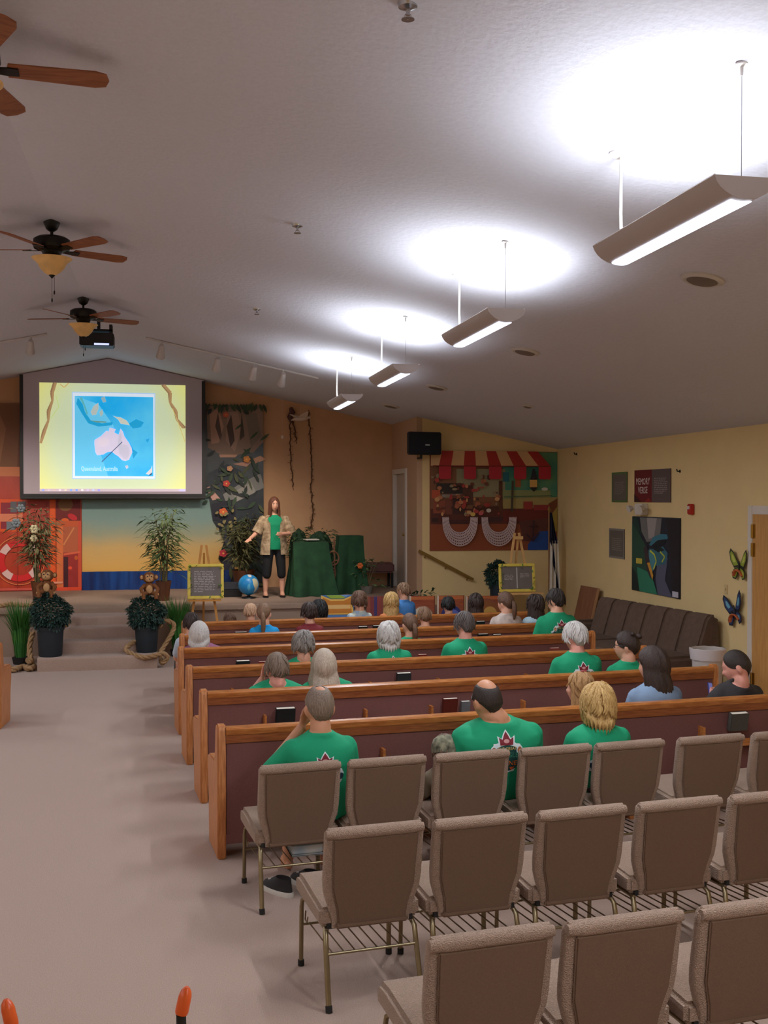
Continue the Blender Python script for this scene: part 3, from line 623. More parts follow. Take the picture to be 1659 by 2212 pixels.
def person(label, head, yaw=0, s=1.0, bw=1.0, seat=.46, shirt=GREEN, sleeve='short', skin='fair', hair='brown', style='short', hyaw=0, hpit=0, hroll=0, pants=(70, 66, 66), arms=None, vox=.014, extra=None, slump=None, hs=None, cat='person', fwd=.05, hands=False, nk=.138, pd=.165, lx=0):
    """a seated figure; head: world centre of the head, yaw: way the body faces (0 = towards the stage)"""
    hs = (hs or (.62 + .38 * s)) * 1.07; hd = Vector(head); Rz = Matrix.Rotation(yaw, 4, 'Z')
    root = thing('person', label, cat, hd - (Rz @ Vector((0, fwd, hd.z))), yaw, 'people in the congregation')
    Hc = Vector((0, fwd, hd.z)); N = Hc + Vector((lx, -.035 * s, -nk * hs)); zp = seat + .085 * s
    want = .40 * s; dz = N.z - zp; py = math.sqrt(max(0, want ** 2 - dz ** 2)) if dz < want else 0
    P = Vector((0, min(.3, max(.07, py)), zp)) if slump is None else Vector((0, slump, zp))
    P.x = lx; up = (N - P).normalized(); back = XA.cross(up)
    def torso(mb, off, t0=-.22, top=True):
        prof = [(-.22, .15, .105), (-.05, .178, .125), (.15, .17, .122), (.4, .165, .118), (.62, .178, .12), (.78, .186, .112), (.88, .172, .1), (.95, .125, .083), (1.0, .084, .07), (1.05, .064, .062)]
        secs = []
        for t, a, b in prof:
            if t < t0: continue
            c = P.lerp(N, t) - back * (.02 * math.sin(math.pi * max(0, min(1, t)))) * -1
            g = 1 if t < .9 else 1
            secs.append((c, XA, back, a * s * bw + off, b * s * (.5 + .5 * bw) + off))
        mb.loft(secs, 24, power=2.3)
    sh = {}
    A = arms or {}
    for sx, nm in ((-1, 'l'), (1, 'r')):
        S = N + XA * (sx * .152 * s * bw) - up * (.078 * s)
        E, W = A.get(nm, (None, None))
        E = Vector(E) + root_l(Hc) if E is not None else S + Vector((sx * .06 * s, .07 * s, -.25 * s))
        W = Vector(W) + root_l(Hc) if W is not None else Vector((lx + sx * .1 * s, P.y + .2 * s, zp + .04 * s))
        sh[nm] = (S, E, W, sx)
    body = MB(); torso(body, 0)
    limb(body, [N - up * .05 * s, N + up * .03 * s, Hc + Vector((0, -.02, -.07)) * hs], [.068 * hs, .06 * hs, .058 * hs])
    HM = Matrix.Translation(Hc) @ Matrix.Rotation(R(hyaw), 4, 'Z') @ Matrix.Rotation(R(hpit), 4, 'X') @ Matrix.Rotation(R(hroll), 4, 'Y') @ Matrix.Scale(hs, 4)
    head_mesh(body, HM, hs)
    for nm, (S, E, W, sx) in sh.items():
        limb(body, [S, E, W], [.054 * s * (.6 + .4 * bw), .042 * s, .03 * s])
        hd_ = A.get('hand_' + nm)
        d = (W - E).normalized(); hand(body, W, hd_[0] if hd_ else d, hd_[1] if hd_ else (0, 0, -1), sx, hd_[2] if hd_ and len(hd_) > 2 else .6, s)
    legs = []
    for sx in (-1, 1):
        h = P + Vector((sx * .085 * s, .03, -.01)); kn = Vector((lx + sx * .12 * s, P.y + .43 * s, seat + .06 * s)); an = Vector((lx + sx * .12 * s, P.y + .38 * s, max(.08, seat - .4 * s)))
        legs.append((h, kn, an)); limb(body, [h, kn, an], [.08 * s, .056 * s, .036 * s]); body.ell(an + Vector((0, .05 * s, -.035)), (.042 * s, .11 * s, .038 * s), 12, 6)
    union(body, 'body', SKIN[skin], root, vox * .8 if hands else vox, 1, .4)
    clo = MB(); torso(clo, .013 * s)
    rg = [(N + up * (.012 * s)) + (XA * (math.cos(a) * .07 * hs) + back * (math.sin(a) * .066 * hs)) - up * (.012 * math.sin(a) * -1) for a in [2 * math.pi * i / 20 for i in range(21)]]
    clo.tube(rg, .012 * s, 8)
    for nm, (S, E, W, sx) in sh.items():
        if sleeve == 'short': limb(clo, [S, S.lerp(E, .72)], [.066 * s * (.6 + .4 * bw), .06 * s])
        elif sleeve == 'long': limb(clo, [S, E, W.lerp(E, .12)], [.066 * s * (.6 + .4 * bw), .055 * s, .042 * s])
        clo.ell(S, (.062 * s * (.6 + .4 * bw), .064 * s, .062 * s), 14, 8)
    so = union(clo, 'shirt', shirt, root, vox * 1.05, 5, .5)
    pa = MB()
    for h, kn, an in legs: limb(pa, [h, kn, kn.lerp(an, .35 if extra and extra.get('shorts') else .96)], [.095 * s, .07 * s, .055 * s])
    pa.ell(P + Vector((0, .0, -.03)), (.18 * s * bw, .15 * s, .1 * s), 16, 8)
    union(pa, 'trousers', mat('trousers_%d_%d_%d' % pants, pants, .85, var=.05), root, .022, 2)
    rnd = random.Random(hash(label) % 1000 if False else sum(map(ord, label)))
    if style:
        st = dict(STY[style]); st.update((extra or {}).get('hair', {}))
        hair_mesh(HM, st, rnd).build('hair', HAIR[hair], root, smooth=80)
    if extra:
        if extra.get('pony'):
            m = MB(); L = extra['pony']; b = HM @ Vector((0, -.112, .02)); hp = [b, b + Vector((0, -.035, -.03)) * hs, b + Vector((0, -.045, -.1)) * hs, b + Vector((.004, -.035, -.6 * L - .05)), b + Vector((0, -.03, -L - .05))]
            limb(m, hp, [.018 * hs, .028 * hs, .03 * hs, .027 * hs, .012 * hs], n=12); m.build('ponytail', HAIR[hair], root, smooth=80)
        if extra.get('bun'):
            m = MB(); m.ell(HM @ Vector((.03, -.1, .085)), (.03, .03, .026), 14, 8); m.ell(HM @ Vector((-.05, -.06, .115)), (.022, .02, .018), 12, 8); m.build('hair_bun', HAIR[hair], root, smooth=80)
        if extra.get('beard'):
            m = MB()
            for k in range(-5, 6):
                a = k * R(15); m.ell(HM @ Vector((math.sin(a) * .058, math.cos(a) * .078 + .016, -.072 - .026 * math.cos(a))), (.014, .016, .03), 10, 6)
            union(m, 'beard', HAIR[hair], root, .009, 1)
        if extra.get('cap'):
            m = MB(); m.lathe([(.096, -.01), (.1, .02), (.098, .05), (.085, .09), (.05, .118), (.005, .13)], 28, M=HM @ Matrix.Scale(1.2, 4, YA)); cp = m.build('cap', extra['cap'], root, smooth=50)
            MB().prism([(.085 * math.sin(R(a)), .085 * math.cos(R(a)) + .05 + .03 * math.cos(R(a))) for a in range(-80, 81, 16)], (0, 0, .0), (1, 0, 0), (0, 1, 0), (0, 0, .006), M=HM).build('brim', extra['cap'], cp)
        if extra.get('glasses'):
            m = MB()
            for sx in (-1, 1):
                m.tube([HM @ Vector((sx * .033 + .024 * math.cos(q), .1, .006 + .02 * math.sin(q))) for q in [6.2832 * i / 14 for i in range(15)]], .0025, 6)
                m.tube([HM @ Vector((sx * .057, .098, .012)), HM @ Vector((sx * .082, .05, .012)), HM @ Vector((sx * .084, -.02, .008))], .0025, 6)
            m.build('glasses', M_BLACK, root)
        if extra.get('bow'):
            m = MB(); m.ell(HM @ Vector((0, -.03, .136)), (.03, .012, .016), 12, 6); m.ell(HM @ Vector((.04, -.03, .13)), (.018, .012, .014), 12, 6); m.build('hair_clip', extra['bow'], root, smooth=60)
    return root, so, dict(pd=pd, N=N, up=up, back=back, s=s, bw=bw, Hc=Hc, P=P, HM=HM)
def root_l(Hc): return Hc
PRINTS = []
def pew_head(row, px, py, d):
    p = at_y(px, py, pew_y(row, 2) + d)
    for _ in range(4): p = at_y(px, py, pew_y(row, p.x) + d)
    return p
def pew_person(row, px, py, label, d=.25, **k):
    p = pew_head(row, px, py, d)
    k.setdefault('yaw', PR); k.setdefault('seat', .46)
    r = person(label, p, **k)
    if k.get('shirt', GREEN) == GREEN: PRINTS.append(r)
    return r
def chair_person(row, px, py, label, d=.27, **k):
    (x, y), _ = rows[row]; p = at_y(px, py, y)
    for _ in range(4): p = at_y(px, py, y + (p.x - x) * math.tan(CR) + d)
    k.setdefault('yaw', CR); k.setdefault('seat', .47); k.setdefault('vox', .011)
    r = person(label, p, **k)
    if k.get('shirt', GREEN) == GREEN: PRINTS.append(r)
    return r
# --- on the chairs
chair_person(1, 690, 1528, 'balding man in green shirt on the aisle chair, hand to his face', skin='tan', hair='greybrown', style='thin', bw=1.08, pd=.19, nk=.15, hyaw=4, hpit=4, pants=(150, 132, 112), hands=True,
             arms={'l': ((-.36, .08, -.45), (-.085, .12, -.14)), 'hand_l': ((.25, .1, 1), (.6, -.6, 0), .5)}, extra={'shorts': 1, 'hair': dict(crown=20, crown_dir=-1)})
chair_person(1, 1052, 1513, 'bald crowned man in green shirt on the third chair, head bowed', skin='tan', hair='dark', style='monk', s=1.1, bw=1.36, nk=.125, pd=.12, lx=.07, hyaw=12, hpit=-5, hroll=-4, extra={'hair': dict(crown=40, crown_dir=-.9)}, pants=(60, 60, 66), d=.3)
camo = mat('camouflage', (150, 146, 120), .9, rgb2=(66, 62, 50), vscale=22)
chair_person(1, 962, 1626, 'small child in a camouflage cap leaning beside the bowed man', s=.66, hs=.86, shirt=mat('child_olive', (120, 104, 84), .9), hair='brown', style='short', extra={'cap': camo}, hpit=-20, d=.34, hyaw=-20)
chair_person(1, 1292, 1522, 'woman with short tousled blonde hair and green shirt, on the fourth chair', hair='blonde', style='shag', s=.98, bw=1.1, hyaw=-6, skin='fair', d=.27)
# --- nearest pew
pew_person(6, 1253, 1487, 'young girl with long honey hair and white top, looking left', s=.78, hs=.88, hair='honey', style='long', hyaw=55, shirt=mat('white_cotton', (232, 222, 216), .85, bump=.3, bscale=7), extra={'bow': mat('bow_red', (150, 60, 60), .6)}, vox=.012, d=.25)
pew_person(6, 1412, 1437, 'woman with dark shoulder length hair and blue grey shirt', hair='darkbrown', style='long', hyaw=48, hpit=-4, bw=1.06, shirt=mat('blue_grey_cotton', (126, 148, 176), .85, var=.08, vscale=5, bump=.4, bscale=8), vox=.012, d=.24, extra={'hair': dict(drop=.17, th=.026, locks=0, amp=.06)})
hd6 = pew_head(6, 1592, 1440, .24); ph = at_y(1537, 1494, hd6.y + .3); PHY = R(14)
lo_ = Matrix.Rotation(-PHY, 3, 'Z') @ (ph - hd6)
pew_person(6, 1592, 1440, 'bearded man in a black shirt looking down at his phone', hair='dark', style='buzz', hyaw=48, hpit=-18, bw=1.15, s=1.06, skin='pink', shirt=mat('black_cotton', (52, 48, 50), .85, bump=.4, bscale=8), vox=.011, hands=True, d=.24,
           arms={'l': ((-.29, .1, -.42), lo_ + Vector((-.01, -.05, -.12))), 'hand_l': ((.05, .25, 1), (1, .2, 0), .8), 'r': ((.27, .12, -.36), lo_ + Vector((.12, .02, -.02))), 'hand_r': ((-1, .1, .15), (0, -1, 0), .9)}, extra={'beard': 1}, yaw=PHY)
# --- second nearest pew
pew_person(5, 598, 1445, 'grey brown haired man in green, leaning his cheek on his hand', hair='greybrown', style='short', hyaw=10, bw=1.12, nk=.12, s=1.02, skin='pink', vox=.012, hands=True, arms={'l': ((-.24, .16, -.3), (-.1, .12, -.1)), 'hand_l': ((.15, .1, 1), (.8, -.4, 0), .5)})
pew_person(5, 700, 1440, 'woman with long straight grey hair and green shirt', hair='longgrey', style='longer', s=1.0, bw=1.1, nk=.115, lx=.03, hyaw=-4, vox=.012, extra={'hair': dict(drop=.2, spread=.22, tuck=-.1, th=.026, amp=.04, locks=0)})
pew_person(5, 1243, 1376, 'white haired man in green sitting tall near the right end', hair='white', style='short', s=1.02, bw=1.1, hyaw=14, skin='pink', vox=.012, extra={'hair': dict(th=.016)})
pew_person(5, 1354, 1396, 'woman in green with glasses, dark hair pinned in a bun', hair='darkbrown', style='tied', hyaw=52, s=.96, skin='fair', vox=.012, extra={'bun': 1, 'glasses': 1, 'hair': dict(th=.017, side=95)})
# --- fourth pew
pew_person(4, 655, 1393, 'person with curly dark grey hair and green shirt', hair='grey', style='mop', s=.96, hyaw=-4)
pew_person(4, 840, 1374, 'woman with white bobbed hair and printed green shirt', hair='white', style='bob', s=.98, bw=1.08, nk=.115, hyaw=-10, extra={'hair': dict(drop=.055, rag=.4, locks=70)})
pew_person(4, 1003, 1350, 'man with dark grey hair and a reddish neck, in green', hair='darkgrey', style='short', s=1.02, bw=1.06, hyaw=16, skin='pink')
# --- third pew
PURP = mat('mauve_cotton', (150, 92, 126), .85, bump=.3, bscale=8)
pew_person(3, 430, 1372, 'lady with a smooth white bob and mauve top at the aisle end', hair='white', style='bob', s=.96, bw=1.12, nk=.105, shirt=PURP, hyaw=-14, lx=.03, extra={'hair': dict(drop=.07)})
pew_person(3, 885, 1350, 'girl in green with a long brown ponytail', hair='brown', style='tied', s=.86, hyaw=8, extra={'pony': .2})
pew_person(3, 1200, 1297, 'tall man in green with short dark hair at the right end of the third pew', hair='dark', style='short', s=1.06, bw=1.06, hyaw=20, skin='fair', seat=.52)
# --- second pew
BLUE = mat('bright_blue_cotton', (10, 150, 214), .8, bump=.3, bscale=8)
pew_person(2, 413, 1347, 'brown haired head just beyond the white bobbed lady', hair='darkbrown', style='short', s=.84, shirt=mat('pale_blue_stripe', (186, 196, 210), .85), d=.25)
pew_person(2, 570, 1326, 'ponytailed girl in a bright blue shirt', hair='lightbrown', style='tied', s=.82, hyaw=-18, shirt=BLUE, extra={'pony': .2}, hs=.92)
pew_person(2, 668, 1324, 'dark haired boy in a dark red shirt', hair='darkbrown', style='short', s=.8, hyaw=6, shirt=mat('dark_red_cotton', (120, 36, 42), .85), hs=.9, extra={'hair': dict(th=.018)})
pew_person(2, 917, 1331, 'small sandy haired child beside the brown ponytail', hair='lightbrown', style='short', s=.66, hs=.84, shirt=mat('sand_cotton', (170, 140, 110), .85))
pew_person(2, 1092, 1302, 'brown haired woman in a beige patterned blouse', hair='brown', style='tied', s=.94, hyaw=30, shirt=mat('beige_blouse', (214, 196, 186), .85, rgb2=(178, 158, 150), vscale=14), extra={'pony': .16, 'hair': dict(th=.016, side=96)}, d=.24)
pew_person(2, 1157, 1306, 'girl with long dark hair and pale blue blouse', hair='darkbrown', style='longer', s=.84, hs=.92, hyaw=20, shirt=mat('pale_blue_blouse', (158, 190, 204), .85, rgb2=(196, 214, 222), vscale=12), d=.24)
# --- farthest pew
pew_person(1, 541, 1322, 'blond toddler turning to the right in the farthest pew', hair='toddler', style='short', s=.62, hs=.82, hyaw=-40, shirt=mat('sand_cotton', (170, 140, 110), .85))
pew_person(1, 497, 1340, 'very small brown tufted child low in the farthest pew', hair='brown', style='mop', s=.55, hs=.7, shirt=mat('grey_cotton', (120, 116, 112), .85))
pew_person(1, 690, 1318, 'black haired person bending in front of the dark haired boy', hair='black', style='mop', s=.8, hs=.98, hyaw=10, shirt=mat('black_cotton', (52, 48, 50), .85, bump=.4, bscale=8), d=.35, extra={'hair': dict(th=.02, drop=.06, back=135, face=70)})
pew_person(1, 776, 1298, 'boy with a brown mop and grey blue tie dyed shirt', hair='brown', style='mop', s=.8, hs=.95, hyaw=-6, shirt=mat('tie_dye', (128, 156, 196), .85, rgb2=(206, 212, 190), vscale=13, detail=6))
pew_person(1, 845, 1300, 'girl with long blonde hair and an orange top', hair='blonde', style='long', s=.8, hs=.92, hyaw=-10, shirt=mat('orange_cotton', (196, 116, 66), .85))
pew_person(1, 871, 1277, 'boy in a light blue shirt, up on his knees', hair='lightbrown', style='short', s=.74, hs=.84, hyaw=40, shirt=mat('light_blue_cotton', (70, 130, 196), .85), seat=.62, d=.34)
pew_person(1, 968, 1308, 'black haired boy in blue before the porthole board', hair='black', style='short', s=.74, hs=.84, shirt=mat('navy_blue_cotton', (64, 98, 150), .85), extra={'hair': dict(th=.018)})
pew_person(1, 1028, 1302, 'girl with long dark hair near the right end of the farthest pew', hair='darkbrown', style='longer', s=.78, hs=.92, shirt=mat('plum_cotton', (96, 60, 56), .85))
# --- the speaker standing on the stage
def stage_woman():
    p = at_z(592, 1290, STG); t = thing('person', 'woman on the stage in a tan patterned overshirt, green tee and black capris', 'person', (p.x, p.y, STG), math.pi + R(4))
    Hc = Vector((0, .02, 1.555)); N = Vector((0, -.015, 1.385)); P = Vector((0, 0, .93)); b = MB()
    def torso(mb, off, z0, z1, prof):
        mb.loft([(Vector((0, yy, z)), XA, YA, a + off, d + off) for z, a, d, yy in prof if z0 <= z <= z1], 24, power=2.3)
    prof = [(.8, .165, .12, 0), (.92, .182, .13, 0), (1.02, .165, .12, .01), (1.12, .155, .115, .01), (1.22, .17, .125, .01), (1.31, .175, .11, 0), (1.35, .15, .09, -.01), (1.385, .07, .065, -.015)]
    torso(b, 0, 0, 2, prof); limb(b, [N - ZA * .04, N + ZA * .04, Hc + Vector((0, -.015, -.07))], [.058, .052, .052])
    HM = Matrix.Translation(Hc) @ Matrix.Rotation(R(4), 4, 'Z') @ Matrix.Scale(.98, 4); head_mesh(b, HM, 1)
    arm = {1: ((.165, 0, 1.325), (.3, .03, 1.08), (.43, .17, .99)), -1: ((-.165, 0, 1.325), (-.3, .02, 1.07), (-.1, .22, 1.07))}
    for sx, (S, E, W) in arm.items():
        S, E, W = Vector(S), Vector(E), Vector(W); limb(b, [S, E, W], [.05, .04, .028]); hand(b, W, (W - E), (0, .3, 1) if sx > 0 else (0, -1, 0), sx, .35)
    lg = []
    for sx, fx in ((1, .145), (-1, -.14)):
        h, kn, an = Vector((sx * .09, 0, .88)), Vector((sx * .118, .03, .48)), Vector((fx, -.01, .085)); lg.append((h, kn, an))
        limb(b, [h, kn, Vector((fx * .97, -.02, .32)), an], [.088, .058, .056, .036]); b.loft([(an + Vector((0, -.05, -.075)), XA, YA, .03, .03), (an + Vector((0, .03, -.05)), XA, YA, .04, .1), (an + Vector((0, 0, 0)), XA, YA, .034, .04)], 14)
    union(b, 'body', SKIN['fair'], t, .012, 1, .4)
    m = MB(); torso(m, .012, .78, 2, prof); union(m, 'tee_shirt', GREEN, t, .013, 3)
    ov = mat('safari_overshirt', (196, 172, 140), .85, rgb2=(136, 112, 84), vscale=16, bump=.2, bscale=9)
    m = MB(); n = 26
    # open overshirt: a shell round the body with the front left open
    zz = [.72, .78, .9, 1.02, 1.14, 1.24, 1.31, 1.36, 1.395]; W_ = [.235, .23, .22, .205, .2, .205, .2, .15, .085]; D_ = [.17, .165, .16, .152, .148, .148, .13, .105, .082]
    for lay in (0, 1):
        V = []
        for z, a, d in zip(zz, W_, D_):
            op = R(24 if z < 1.3 else 40)
            for j in range(n + 1):
                q = math.pi / 2 + op + (2 * math.pi - 2 * op) * j / n; k = 1 - .05 * lay
                V.append((math.cos(q) * a * k, math.sin(q) * d * k + .004, z))
        m.add(V, [(i*(n+1)+j, i*(n+1)+j+1, (i+1)*(n+1)+j+1, (i+1)*(n+1)+j) for i in range(len(zz) - 1) for j in range(n)])
    for sx, (S, E, W) in arm.items(): S, E = Vector(S), Vector(E); m.tube([S - (E - S) * .1, S, S.lerp(E, .5), S.lerp(E, .98)], [.05, .078, .082, .088], 14)
    m.build('overshirt', ov, t, smooth=60)
    m = MB()
    for h, kn, an in lg: limb(m, [h, kn, kn.lerp(an, .3)], [.1, .078, .072])
    m.ell((0, 0, .9), (.185, .138, .12), 18, 8); union(m, 'capris', mat('black_leggings', (22, 22, 26), .8), t, .016, 2)
    for h, kn, an in lg: MB().loft([(an + Vector((0, .03, -.083)), XA, YA, .047, .125), (an + Vector((0, .03, -.066)), XA, YA, .047, .125)], 16).build('sandal', M_RUBBER, t)
    st = dict(STY['long']); st.update(drop=.26, spread=.1, tuck=.0, face=48, front=50, locks=0); hair_mesh(HM, st, random.Random(3)).build('hair', HAIR['auburn'], t, smooth=80)
    for sx in (-1, 1):
        e = MB().ell(HM @ Vector((sx * .031, .084, .004)), (.013, .008, .008), 12, 8).build('eye', mat('eye_white', (232, 226, 220), .3), t, smooth=60)
        MB().ell(HM @ Vector((sx * .031, .0905, .004)), (.0055, .003, .0055), 10, 6).build('iris', mat('iris', (58, 40, 30), .2), e)
        MB().tube([HM @ Vector((sx * .016, .1, .026)), HM @ Vector((sx * .031, .099, .031)), HM @ Vector((sx * .047, .09, .027))], .0035, 6).build('eyebrow', HAIR['auburn'], t)
    MB().loft([(HM @ Vector((x, .104 - abs(x) * .35, -.06)), YA, ZA, .005, h) for x, h in ((-.022, .001), (-.01, .006), (0, .006), (.01, .006), (.022, .001))], 8).build('mouth', mat('lips', (178, 92, 88), .4), t)
stage_woman()
# phone in the bearded man's hands
t = thing('phone', 'blue cased phone held by the bearded man', 'phone', (ph.x, ph.y, ph.z - .075), R(20)); t.rotation_euler = (R(-12), R(10), R(35))
MB().box(-.036, .036, -.005, .005, 0, .15).build('case', mat('phone_case', (52, 54, 120), .35), t, bevel=.004)
MB().box(-.032, .032, -.0062, -.005, .006, .144).build('screen', mat('phone_screen', (110, 120, 200), .2, emit=.3), t)
flush()
# the emblem on the backs of the green shirts
def emblem():
    p = Print(); WH, GR, RD, OR, BR, YL = (222, 232, 236), (20, 72, 66), (126, 30, 44), (226, 110, 40), (164, 96, 60), (226, 192, 112)
    out = []
    for i in range(64):
        a = 2 * math.pi * i / 64; r = .168 + .012 * math.sin(9 * a) + .008 * math.sin(17 * a + 1); out.append((r * math.cos(a), -.02 + r * .84 * math.sin(a)))
    p.poly(out, WH); p.ell(0, -.03, .15, .12, GR, 36)
    crown = [(-.06, .09), (-.068, .145), (-.036, .13), (-.02, .158), (0, .185), (.02, .158), (.036, .13), (.068, .145), (.06, .09)]
    p.poly([(x * 1.2, .085 + (y - .085) * 1.15) for x, y in crown], WH); p.poly(crown, RD); p.ell(0, .12, .026, .014, (206, 150, 150))
    for sx in (-1, 1):
        p.ell(sx * .118, .05, .03, .036, WH); p.ell(sx * .118, .048, .021, .027, BR); p.ell(sx * .12, .044, .011, .012, (222, 170, 120)); p.ell(sx * .15, -.03, .024, .03, (26, 54, 70))
    p.text('THE GREAT', 0, .066, .034, YL); p.text('JUNGLE', 0, .012, .062, (56, 138, 104), bend=.6); p.text('JOURNEY', 0, -.062, .064, OR, bend=.4); p.poly([(.03, -.1), (.08, -.1), (.05, -.135)], (206, 84, 30))
    return p
EMB = emblem()
def put_print(r):
    root, so, q = r; s = q['s']; me = so.data; bm = bmesh.new(); bm.from_mesh(me); bvh = BVHTree.FromBMesh(bm)
    O = q['P'].lerp(q['N'], .52); k = .66 * s
    O = q['N'] - q['up'] * (q['pd'] * s)
    def place(a, b, h):
        src = O + XA * a * k + q['up'] * b * k + q['back'] * .6
        hit, nrm, _, _ = bvh.ray_cast(src, -q['back'], 1.2)
        if hit is None: hit, nrm, _, _ = bvh.find_nearest(src)
        return hit + q['back'] * (.003 + h)
    mb = MB(); mats = []; idx = {}
    for L, (pts, fs, c) in enumerate(EMB.items):
        b2 = bmesh.new(); vv = [b2.verts.new((x, y, 0)) for x, y in pts]
        for f in fs:
            try: b2.faces.new([vv[i] for i in f])
            except ValueError: pass
        bmesh.ops.triangulate(b2, faces=b2.faces)
        for _ in range(3):
            es = [e for e in b2.edges if e.calc_length() > .03]
            if not es: break
            bmesh.ops.subdivide_edges(b2, edges=es, cuts=1); bmesh.ops.triangulate(b2, faces=b2.faces)
        b2.verts.index_update()
        if c not in idx: idx[c] = len(mats); mats.append(pm(c, 0, .7))
        mb.add([place(v.co.x, v.co.y, .0006 * L) for v in b2.verts], [tuple(v.index for v in f.verts) for f in b2.faces], idx[c]); b2.free()
    bm.free()
    o = bpy.data.objects.new('shirt_print', None_mesh(mb, mats, 'shirt_print')); col.objects.link(o); o.parent = root
for r in PRINTS: put_print(r)

# ================================================================== SHOES AND BOOKS UNDER THE AISLE CHAIR
ch = [c for r, k, c in CH if r == 1 and k == 0][0]
t = thing('binder', 'pale blue binder lying on the wire rack under the aisle chair', 'binder', ch.matrix_basis @ Vector((.08, .0, .262)), CR)
m = MB(); m.box(-.1, .1, -.15, .12, 0, .012); m.box(-.095, .095, -.145, .11, .015, .07); m.build('pages', mat('blue_white_book', (150, 168, 186), .6, rgb2=(206, 204, 196), vscale=6), t, bevel=.006)
MB().box(-.104, .104, -.152, .12, .072, .078).build('cover', mat('slate_cover', (48, 62, 76), .5), t)
for k, sx in enumerate((-.1, .09)):
    t = thing('sneaker', ('left' if k == 0 else 'right') + ' black and white sneaker under the aisle chair', 'shoe', ch.matrix_basis @ Vector((.03 + sx, .02 + .06 * k, 0)), CR + R(30), 'sneakers under the aisle chair')
    MB().loft([(Vector((0, .01, z)), XA, YA, a, b) for z, a, b in ((0, .046, .14), (.022, .048, .143), (.03, .045, .138))], 20, power=2.5).build('sole', mat('sole_white', (206, 198, 188), .6), t, smooth=40)
    MB().loft([(Vector((0, y, z)), XA, YA, a, b) for y, z, a, b in ((.01, .03, .044, .135), (0, .055, .04, .12), (-.03, .08, .036, .085), (-.05, .105, .034, .06), (-.05, .1, .026, .05))], 20).build('upper', mat('shoe_black', (30, 28, 30), .6), t, smooth=50)
    MB().box(-.02, .02, .0, .07, .07, .078).build('laces', mat('sole_white', (206, 198, 188), .6), t)

# ================================================================== SCREEN AND BACKDROPS ON THE FRONT WALL
SYF = 20.0
t = thing('projection_screen', 'large white projection screen in a black border, showing a map of Australia', 'screen', (-.91, SYF, 2.46))
hw, hh = 1.59, 2.03
tz = lambda x: ceil_z(x - .91) - 2.46 - .012
MB().prism([(-hw, 0), (hw, 0), (hw, tz(hw)), (RX + .91, tz(RX + .91)), (-hw, tz(-hw))], (0, 0, 0), (1, 0, 0), (0, 0, 1), (0, .01, 0)).build('sheet', mat('screen_cloth', (196, 184, 196), .8), t)
MB().box(-hw - .01, -hw + .05, -.006, .012, -.03, tz(-hw)).build('border', M_BLACK, t); MB().box(hw - .035, hw + .03, -.006, .012, -.03, tz(hw + .03) - .01).build('border', M_BLACK, t); MB().box(-hw - .01, hw + .03, -.008, .014, -.05, .02).build('border', M_BLACK, t)
MB().tube([(-hw, .004, -.06), (hw + .02, .004, -.06)], .022, 10).build('weight_bar', M_BLACK, t)
EM = .62
p = Print(EM); u0, v0, u1, v1 = .0, .0, 2.53, 1.92
YE = bpy.data.materials.new('slide_yellow'); YE.use_nodes = True; nt = YE.node_tree; bs = nt.nodes['Principled BSDF']
tcn = nt.nodes.new('ShaderNodeTexCoord'); mp = nt.nodes.new('ShaderNodeMapping'); mp.inputs['Scale'].default_value = (.5, 0, .45); mp.inputs['Location'].default_value = (0, 0, -.45)
gr = nt.nodes.new('ShaderNodeTexGradient'); gr.gradient_type = 'SPHERICAL'; rm = nt.nodes.new('ShaderNodeValToRGB')
rm.color_ramp.elements[0].position = .18; rm.color_ramp.elements[0].color = (*lin((228, 226, 122)), 1); rm.color_ramp.elements[1].position = .5; rm.color_ramp.elements[1].color = (*lin((206, 222, 184)), 1)
nt.links.new(tcn.outputs['Object'], mp.inputs['Vector']); nt.links.new(mp.outputs['Vector'], gr.inputs['Vector']); nt.links.new(gr.outputs['Fac'], rm.inputs['Fac']); nt.links.new(rm.outputs['Color'], bs.inputs['Base Color']); nt.links.new(rm.outputs['Color'], bs.inputs['Emission Color']); bs.inputs['Emission Strength'].default_value = EM
p.rect(u0, v0 + .05, u1, v1, YE)
def vine(pts, wd, c): p.line(pts, wd, c)
BRN = (150, 116, 84)
for dx, c in ((0, BRN), (.03, (176, 142, 100))):
    vine([(.25 + dx, 1.92), (.2 + dx, 1.75), (.22, 1.6), (.14 + dx, 1.42), (.15, 1.25), (.06 + dx, 1.05), (.02, .85)], .04, c)
    vine([(2.12 + dx, 1.92), (2.24 + dx, 1.78), (2.26, 1.6), (2.34 + dx, 1.45), (2.38, 1.3), (2.52 - dx, 1.15)], .045, c)
vine([(2.3, 1.5), (2.4, 1.25), (2.52, .9)], .014, (206, 186, 120)); vine([(.35, 1.9), (.42, 1.84), (.5, 1.92)], .02, (206, 178, 120)); vine([(.28, 1.7), (.33, 1.5), (.2, 1.3)], .012, (190, 206, 130))
p.rect(.555, .225, 1.995, 1.765, (150, 190, 250)); p.rect(.565, .235, 1.985, 1.755, (226, 240, 255))
SEA = mat('slide_sea', (18, 176, 246), .6, rgb2=(92, 206, 250), vscale=.9, emit=EM)
mx = lambda a, b: (.6 + a * 1.36, .275 + b * 1.42)
p.rect(.6, .275, 1.96, 1.695, SEA); p.poly([mx(0, .0), mx(.42, 0), mx(.3, .35), mx(.5, .62), mx(.3, .9), mx(0, 1)], (104, 206, 250))
def land(pts, c): p.poly([mx(a, b) for a, b in pts], c)
DS = (24, 168, 224)
land([(.04, .98), (.1, .9), (.13, .8), (.2, .7), (.34, .66), (.48, .68), (.47, .64), (.3, .62), (.17, .66), (.09, .78), (.02, .9)], DS)
